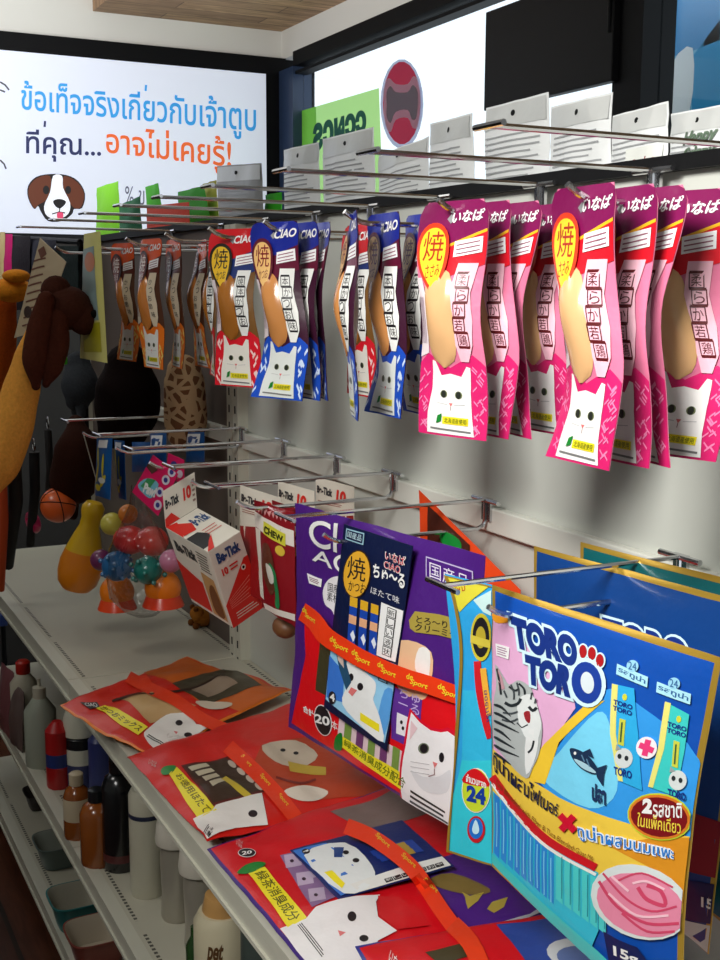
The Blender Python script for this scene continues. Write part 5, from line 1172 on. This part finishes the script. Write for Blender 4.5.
bottle(148, 892, .2, [(.029, 0, sv), (.031, .006, sv), (.031, .13, sv), (.031, .15, sv)], 'slim ivory tube bottle with dark ring, right of the black bottle', parts=[('ring', [(.0315, .15, nv), (.0315, .158, nv)]), ('cap', [(.031, .158, sv), (.031, .19, sv), (.026, .2, sv), (.008, .203, sv)])])
sl = M((176, 170, 156), rough=.3, metal=.4); wc = pl((206, 200, 186))
for (x, y, lab) in ((178, 916, 'silvery spray bottle with white dome cap, left of the pair'), (202, 948, 'silvery spray bottle with white dome cap, right of the pair')):
    bottle(x, y, .2, [(.027, 0, sl), (.029, .006, sl), (.027, .05, sl), (.029, .11, sl), (.028, .14, sl)], lab, parts=[('cap', [(.036, .14, wc), (.037, .15, wc), (.034, .175, wc), (.022, .192, wc), (.006, .197, wc)])])
gr = pl((40, 70, 34), .2, .5); bottle(196, 985, .1, [(.014, 0, gr), (.015, .006, gr), (.015, .07, gr), (.007, .085, gr), (.007, .1, gr)], 'slim dark green bottle in front of the cream bottle')
cr_ = pl((206, 196, 166)); og = pl((196, 150, 90))
q = P(224, 1010, Z=Z2)
t = bottle(224, 1010, .2, [(.041, 0, cr_), (.044, .008, cr_), (.044, .15, cr_), (.036, .165, cr_)], 'big cream bottle with brown lettering, nearest on the second shelf', parts=[('cap', [(.030, .164, og), (.031, .168, og), (.026, .19, og), (.006, .194, og)])])
class Cyl:
    def __init__(s, q, r, a0, a1, z0, z1): s.q, s.r, s.a0, s.a1, s.z0, s.z1 = q, r, a0, a1, z0, z1; s.cuts = (10, 2)
    def conv(s, p): return p
    def map(s, u, v, off=0.):
        w_ = s.a0+(s.a1-s.a0)*u; r = s.r+off; return s.q+Vector((math.cos(w_)*r, math.sin(w_)*r, s.z0+(s.z1-s.z0)*v))
a = Art(Cyl(q, .0442, R_(212), R_(290), .03, .14)); br = M((90, 60, 30), rough=.5)
a.text('pet', [(.06, .62), (.5, .62), (.5, .95), (.06, .95)], br, 0, .03, .3)
for k in range(3): a.stroke([(.1, .5-.11*k), (.75-.1*k, .5-.11*k)], .035, br, 0)
a.build('lettering', t)
dg = pl((60, 70, 66)); bottle(262, 1040, .2, [(.03, 0, dg), (.03, .18, dg), (.02, .2, dg)], 'dark grey-green bottle under the front shelf lip')
# pink-brown bags at the very left of the second shelf
for (x, y, w_, h_, c, lab) in ((4, 735, .05, .17, (130, 80, 84), 'dusky pink packet at the far left of the second shelf'), (14, 748, .045, .15, (110, 92, 88), 'greyish packet beside the dusky pink one')):
    q = P(x, y, Z=Z2); s = Panel(q+Vector((0, w_, 0)), q+Vector((.01, -w_, 0)), q+Vector((.02, -w_, h_)), q+Vector((.01, w_, h_)), T=.014, back=.014, noise_amp=.003, seed=x); t = thing('treat_pack', lab, 'pet treat pack', q); mb = MB(); pouch_mesh(mb, s, FILM(c), None, 10, 10); mb.build('pouch', t, True)
# ------------------------------------------------------------------ bowls on the bottom shelf
Z3 = SH[2]
def bowl(x, y, r, h, c, cin, label):
    q = P(x, y, Z=Z3); t = thing('pet_bowl', label, 'bowl', q); o_, i_ = pl(c, .4), pl(cin, .4)
    mb = MB(); mb.lathe([(r*.62, 0, o_), (r*.72, .002, o_), (r*.94, h*.93, o_), (r*1.02, h*.95, o_), (r*1.02, h, o_), (r*.97, h, o_)], o_, q, 36, sq=4, cap=False); mb.lathe([(.001, .0), (r*.62, .0)], o_, q, 36, sq=4, cap=False); mb.build('shell', t, True)
    mb = MB(); mb.lathe([(r*.97, h, i_), (r*.9, h*.9, i_), (r*.66, .012, i_), (.001, .01, i_)], i_, q, 36, sq=4, cap=False); mb.build('inner_dish', t, True)
bowl(42, 806, .045, .045, (40, 34, 34), (60, 54, 52), 'dark small pet bowl, farthest on the bottom shelf')
bowl(60, 862, .058, .06, (96, 112, 108), (150, 156, 146), 'grey-green pet bowl in the middle of the bottom shelf')
bowl(78, 922, .06, .065, (44, 122, 122), (170, 166, 150), 'teal pet bowl between the grey and the red-brown ones')
bowl(98, 958, .062, .065, (136, 64, 52), (196, 184, 164), 'red-brown pet bowl with pale inside, nearest on the bottom shelf')
for (x, y, c, lab) in ((6, 618, (60, 90, 170), 'blue packet edge under the far shelf lip'),):
    q = P(x-4, y, X=.50); t = thing('treat_pack', lab, 'pet treat pack', q); mb = MB(); mb.box(q, (.02, .05, .03), FILM(c)); mb.build('pouch', t, True, bevel=.003)

# ------------------------------------------------------------------ silver pouches on the other side of the shelving
XS = XP+.10
SILV = M((236, 238, 238), rough=.45, metal=.1, bump=.35, bscale=30, name='silver_foil'); SLT = M((160, 162, 164), rough=.5); SDK = M((214, 216, 214), rough=.4, metal=.3, bump=.3, bscale=30)
def silver(tl, tr, br, bl, label, X=XS, kind=0, col=None, seed=0):
    cs = [P(*q, X=X) for q in (bl, br, tr, tl)]
    for i in (0, 1): cs[i].z = min(cs[i].z, ZCAP1-.09)
    s = Panel(*cs, T=.010, back=.012, noise_amp=.006, seed=seed, cuts=(8, 12), kx=.5, ky=.5)
    t = thing('foil_pouch', label, 'pet food pouch', (cs[0]+cs[1])/2, 0, 'foil pouches seen over the top rail')
    mb = MB(); pouch_mesh(mb, s, col or SILV, col or SILV, 12, 14); mb.build('pouch', t, True)
    if kind != 3:
        a = Art(LocalUV(s), .0008); a.poly([(.02, .84), (.98, .84), (.98, .985), (.02, .985)], SDK, 0); a.ell(.5, .92, .03, .02, BLACK, 1); a.build('header_seal', t)
        a = Art(LocalUV(s), .0008); a.lines([(.08, .3), (.92, .3), (.92, .8), (.08, .8)], 13, SLT, 0, .3); a.build('text_lines', t)
    if kind == 2:
        a = Art(LocalUV(s), .0016); a.poly([(.40, .1), (.97, .1), (.97, .72), (.40, .72)], M((228, 230, 224), rough=.45), 0); a.text('Cracker', [(.48, .56), (.9, .58), (.9, .66), (.48, .64)], M((150, 40, 40), rough=.5), 1, .06, .2); a.ell(.36, .40, .06, .045, M((190, 60, 40), rough=.5), 1); a.ell(.70, .43, .10, .03, M((190, 40, 40), rough=.5), 1); a.build('front_label', t)
    if kind == 4:
        a = Art(LocalUV(s), .0016); a.text('Happy\nCrispy', [(.34, .60), (.9, .62), (.9, .86), (.34, .84)], M((90, 110, 90), rough=.5), 1, .04, .2); a.ell(.45, .44, .12, .07, M((120, 140, 60), rough=.5), 1); a.ell(.78, .44, .16, .08, M((130, 150, 60), rough=.5), 1); a.build('front_label', t)
    return t
silver((217, 166), (261, 163), (266, 235), (220, 240), 'crumpled grey foil pouch in front of the lit sign', kind=1, seed=1, col=M((150, 150, 146), rough=.4, metal=.4, bump=.5, bscale=30))
silver((283, 150), (318, 142), (323, 235), (286, 240), 'foil pouch just right of the black corner post', seed=2)
silver((323, 139), (373, 127), (378, 225), (324, 232), 'foil pouch in front of the green window sticker', seed=3)
silver((379, 156), (428, 136), (430, 215), (380, 222), 'foil pouch below the round bone sticker', seed=4)
silver((430, 124), (473, 113), (476, 205), (432, 212), 'foil pouch right of the bone sticker, on bright glass', seed=5)
silver((486, 108), (549, 92), (551, 195), (486, 205), 'tall foil pouch in front of the left part of the black board', seed=6)
silver((551, 107), (612, 92), (611, 185), (550, 192), 'foil pouch in front of the right part of the black board', seed=7)
silver((613, 116), (668, 101), (668, 172), (612, 182), 'foil pouch with white label and red lettering', kind=2, seed=8)
silver((671, 114), (730, 103), (730, 165), (672, 175), 'foil pouch with green lettering at the right edge', kind=4, seed=9)
def snack(tl, tr, br, bl, c, label, X=XS):
    t = silver(tl, tr, br, bl, label, X, 3, M(c, rough=.6, spec=.15, bump=.4, bscale=30), seed=tl[0]); t.name = 'snack_pouch'; t['group'] = 'coloured pouches seen over the top rail'
    return t
snack((97, 188), (118, 181), (121, 262), (95, 262), (120, 196, 40), 'bright green pouch right of the dog picture')
snack((119, 205), (140, 196), (142, 262), (120, 262), (24, 96, 60), 'dark green pouch beside the bright green one')
snack((147, 206), (189, 202), (191, 255), (146, 258), (222, 64, 34), 'red pouch between green ones, over the hooks', XS-.005)
snack((145, 187), (158, 183), (170, 250), (150, 250), (70, 160, 50), 'green pouch tip standing behind the red one', XS+.06)
snack((178, 192), (203, 186), (222, 250), (180, 254), (60, 170, 50), 'green pouch right of the red one', XS+.05)
snack((203, 184), (216, 180), (222, 250), (204, 250), (196, 190, 90), 'pale yellow pouch touching the grey foil pouch', XS+.08)
snack((265, 195), (281, 192), (284, 250), (266, 250), (60, 180, 40), 'green pouch between two foil pouches', XS+.03)

# ------------------------------------------------------------------ lit sign on the back wall
YS = YB-.047
z1_ = zsb-.002
sg = thing('lit_sign', 'white lit sign board with blue and orange lettering and a dog face', 'sign', (.6, YS, .9))
mb = MB(); mb.span((-1.2, YS-.012, 1.69), (1.868, YS, z1_), EMIT((206, 212, 228), .46, 'lit_board')); mb.build('board', sg, True, smooth=False)
class Wall(Panel):
    def map(s, u, v, off=0.): return s.base(u, v)+s.n*off
SG = Wall(Vector((-1.2, YS-.012, 1.69)), Vector((1.868, YS-.012, 1.69)), Vector((1.868, YS-.012, z1_)), Vector((-1.2, YS-.012, z1_)), T=0, cuts=(1, 1))
def ink(c): return EMIT(c, .35, 'lit_ink')
a = Art(SG, .0012); a.stroke([(146, 85), (145.5, 91)], 2.2, ink((50, 150, 220)), 0); a.text('ข้อเท็จจริงเกียวกับเจ้าตูบ', [(21, 118), (256, 141), (256, 99), (21, 80)], ink((50, 150, 220)), 0, .012); a.build('headline', sg)
a = Art(SG, .0012); a.stroke([(45, 121), (44.5, 127)], 2.2, ink((36, 44, 90)), 0); a.text('ทีคุณ...', [(26, 161), (101, 163), (101, 133), (26, 129)], ink((36, 44, 90)), 0, .012); a.build('navy_words', sg)
a = Art(SG, .0012); a.text('อาจไม่เคยรู้!', [(106, 161), (231, 176), (231, 137), (106, 124)], ink((226, 100, 44)), 0, .012); a.build('orange_words', sg)
a = Art(SG, .0012); a.text('% ของ', [(125, 204), (160, 206), (160, 188), (125, 186)], ink((90, 94, 110)), 0, .0)
for q in ([(0, 82), (5, 85), (9, 90)], [(0, 90), (5, 92)], [(0, 160), (4, 164), (6, 169)]): a.stroke(q, 1.6, ink((60, 60, 70)), 0)
a.build('small_marks', sg)
a = Art(SG, .0012); B_, W_, K_ = ink((96, 46, 26)), ink((236, 238, 246)), ink((20, 16, 20))
a.poly([(28, 186), (36, 177), (50, 174), (66, 175), (78, 181), (85, 194), (82, 208), (74, 209), (72, 214), (62, 221), (48, 221), (41, 212), (38, 206), (34, 209), (28, 198)], K_, 0, 3)
a.poly([(29, 187), (37, 178), (50, 176), (50, 190), (46, 200), (38, 205), (34, 208), (29, 198)], B_, 1, 3); a.poly([(64, 176), (77, 182), (84, 194), (81, 207), (74, 208), (68, 200), (63, 188)], B_, 1, 3)
a.poly([(53, 176), (62, 176), (63, 188), (70, 203), (68, 214), (58, 219), (47, 216), (44, 206), (50, 192)], W_, 2, 3); a.ell(46, 190, 3.2, 4.4, K_, 3); a.ell(68, 190, 3, 4, K_, 3); a.poly([(53, 201), (60, 199), (66, 202), (61, 208), (56, 207)], K_, 3, 3); a.stroke([(60, 207), (59, 212), (52, 214)], 1.2, K_, 3); a.stroke([(59, 212), (65, 213)], 1.2, K_, 3); a.poly([(57, 213), (63, 213), (62, 220), (58, 220)], ink((220, 70, 110)), 4, 3); a.build('dog_picture', sg)
# ------------------------------------------------------------------ stickers and board at the window
XG = XW+.0085
def gl(x, y): return P(x, y, X=XG)
def sticker(q, mat, name, label, art):
    s = Wall(*[gl(*p) for p in q], T=0, cuts=(1, 1)); t = thing(name, label, 'sticker', (s.c[0]+s.c[1])/2); mb = MB(); c = s.c; n_ = s.n*.001
    a = Art(s, .0003); art(a, t, s, mat)
    return t
def thin(c, tr=.45):
    key = ('th', tuple(c)); 
    if key in _M: return _M[key]
    m = bpy.data.materials.new('window_vinyl'); m.use_nodes = True; nt = m.node_tree; b_ = nt.nodes['Principled BSDF']; b_.inputs['Base Color'].default_value = lin(c)+(1,); b_.inputs['Roughness'].default_value = .6
    tl_ = nt.nodes.new('ShaderNodeBsdfTranslucent'); tl_.inputs['Color'].default_value = lin(c)+(1,); mx = nt.nodes.new('ShaderNodeMixShader'); mx.inputs[0].default_value = tr
    nt.links.new(b_.outputs[0], mx.inputs[1]); nt.links.new(tl_.outputs[0], mx.inputs[2]); nt.links.new(mx.outputs[0], nt.nodes['Material Output'].inputs['Surface'])
    _M[key] = m; return m
def green_art(a, t, s, mat):
    a.poly([(301, 111), (379, 88), (383, 200), (303, 215)], thin((176, 224, 140)), 0); a.poly([(301, 111), (316, 106.5), (319, 212), (303, 215)], thin((140, 206, 90)), 1); a.build('vinyl', t)
    a = Art(s, .001); a.text('ƨɔиɔɔ', [(313, 153), (367, 131), (366, 109), (313, 124)], thin((24, 90, 84)), 0, .05); a.build('lettering', t)
sticker([(300, 220), (390, 200), (390, 80), (300, 106)], None, 'window_sticker', 'pale green window sticker with mirrored dark letters near the corner', green_art)
def bone_art(a, t, s, mat):
    a.ell(402, 104, 21.5, 45, thin((170, 176, 200)), 0); a.ell(402, 103, 19, 41.5, thin((222, 70, 96), .7), 1); a.build('vinyl', t)
    a = Art(s, .001); wb = [(384, 88), (389, 78), (396, 84), (408, 84), (414, 76), (421, 86), (422, 108), (419, 126), (413, 128), (408, 118), (396, 120), (391, 132), (385, 126), (384, 108)]
    a.poly(wb, thin((226, 230, 246), .8), 0, 3); bn = [(387, 92), (391, 86), (396, 92), (408, 92), (413, 85), (418, 92), (418, 108), (416, 119), (412, 119), (408, 110), (396, 112), (391, 123), (387, 117), (387, 106)]
    a.poly(bn, thin((120, 112, 124)), 1, 3); a.build('bone_picture', t)
sticker([(378, 152), (424, 152), (424, 56), (378, 62)], None, 'window_sticker', 'round red window sticker with a white-edged grey bone', bone_art)
bd = thing('wall_board', 'large black board standing against the bright window', 'board', P(548, 100, X=XW-.06))
pts_ = [P(483.5, 111, X=XW-.06), P(611, 85, X=XW-.06)]
yA, yB, zA = pts_[0].y, pts_[1].y, pts_[0].z; zT = P(483.5, 13, X=XW-.06).z
mb = MB(); mb.span((XW-.06, yB, zA), (XW-.032, yA, zT), BLACK); mb.build('panel', bd, True, smooth=False, bevel=.003)
mb = MB(); mb.tube([Vector((XW-.062, yB+.015, zT)), Vector((XW-.066, yB+.01, (zT+zA)/2+.1)), Vector((XW-.062, yB+.014, (zT+zA)/2-.02))], .004, BLACK); mb.build('cable', bd, True)
# blue banner outside the right window
XO = 2.5
bn = thing('street_banner', 'blue and white printed banner outside the right window', 'banner', (XO, P(700, 60, X=XO).y, 0))
ya, yb, za, zb = P(648, 60, X=XO).y, P(760, 60, X=XO).y, P(690, 150, X=XO).z-.3, P(690, 0, X=XO).z+.3
SB = Wall(Vector((XO, ya, za)), Vector((XO, yb, za)), Vector((XO, yb, zb)), Vector((XO, ya, zb)), T=0, cuts=(1, 1))
mb = MB(); mb.span((XO+.0005, yb, za), (XO+.01, ya, zb), WHITE); mb.build('sheet', bn, True, smooth=False)
a = Art(SB, .0004); a.poly([(648, -10), (720, -10), (760, 150), (660, 150), (648, 120)], M((120, 196, 230), rough=.6), 0); a.poly([(690, 60), (720, 20), (760, 20), (760, 150), (694, 150)], M((24, 150, 206), rough=.6), 1); a.poly([(656, -5), (720, -5), (720, 40), (690, 52), (660, 60)], M((70, 150, 210), rough=.6), 1); a.poly([(672, 64), (693, 48), (690, 110), (668, 112)], M((240, 244, 248), rough=.6), 2, 3); a.build('print', bn)
for y in (ya-.02, yb+.02): mb = MB(); mb.tube([Vector((XO+.02, y, 0)), Vector((XO+.02, y, zb+.05))], .015, M((120, 120, 124), rough=.4, metal=.8)); mb.build('pole', bn, True)
# ------------------------------------------------------------------ light
w = bpy.data.worlds.new('world'); SC.world = w; w.use_nodes = True
bg = w.node_tree.nodes['Background']; bg.inputs['Color'].default_value = (.90, .96, 1, 1); bg.inputs['Strength'].default_value = 1.5
def area(name, loc, sx, sy, power, color=(1, 1, 1), rot=(0, 0, 0)):
    l = bpy.data.lights.new(name, 'AREA'); l.shape = 'RECTANGLE'; l.size = sx; l.size_y = sy; l.energy = power; l.color = color
    o = bpy.data.objects.new(name, l); COL.objects.link(o); o.location = loc; o.rotation_euler = rot
    return o
def spot(name, loc, aim, power, angle, size, color=(1, .98, .93)):
    l = bpy.data.lights.new(name, 'SPOT'); l.energy = power; l.spot_size = R_(angle); l.spot_blend = 1; l.shadow_soft_size = size; l.color = color
    o = bpy.data.objects.new(name, l); COL.objects.link(o); o.location = loc
    o.rotation_euler = (Vector(aim)-Vector(loc)).to_track_quat('-Z', 'Y').to_euler(); return o
o = area('track_lamp', (-.65, .30, 2.45), .9, .7, 14.5, (1, .985, .94)); o.data.spread = R_(72)
o.rotation_euler = (Vector((.85, .78, 1.5))-o.location).to_track_quat('-Z', 'Y').to_euler()
o = area('added_ceiling_fill', (.35, 3.3, 2.15), .8, .4, 16, (1, .98, .94)); o.rotation_euler = Vector((.75, 1.0, .75)).to_track_quat('-Z', 'Y').to_euler()  # unseen fill added to brighten the ceiling and upper back wall
area('added_left_fill', (-.7, 2.3, 2.48), .6, .6, 7, (1, .97, .9))  # fill added without a fixture, lifts the dim toys at the left
SC.cycles.use_denoising = True
SC.cycles.max_bounces = 8
SC.cycles.transparent_max_bounces = 24
SC.cycles.sample_clamp_indirect = 6
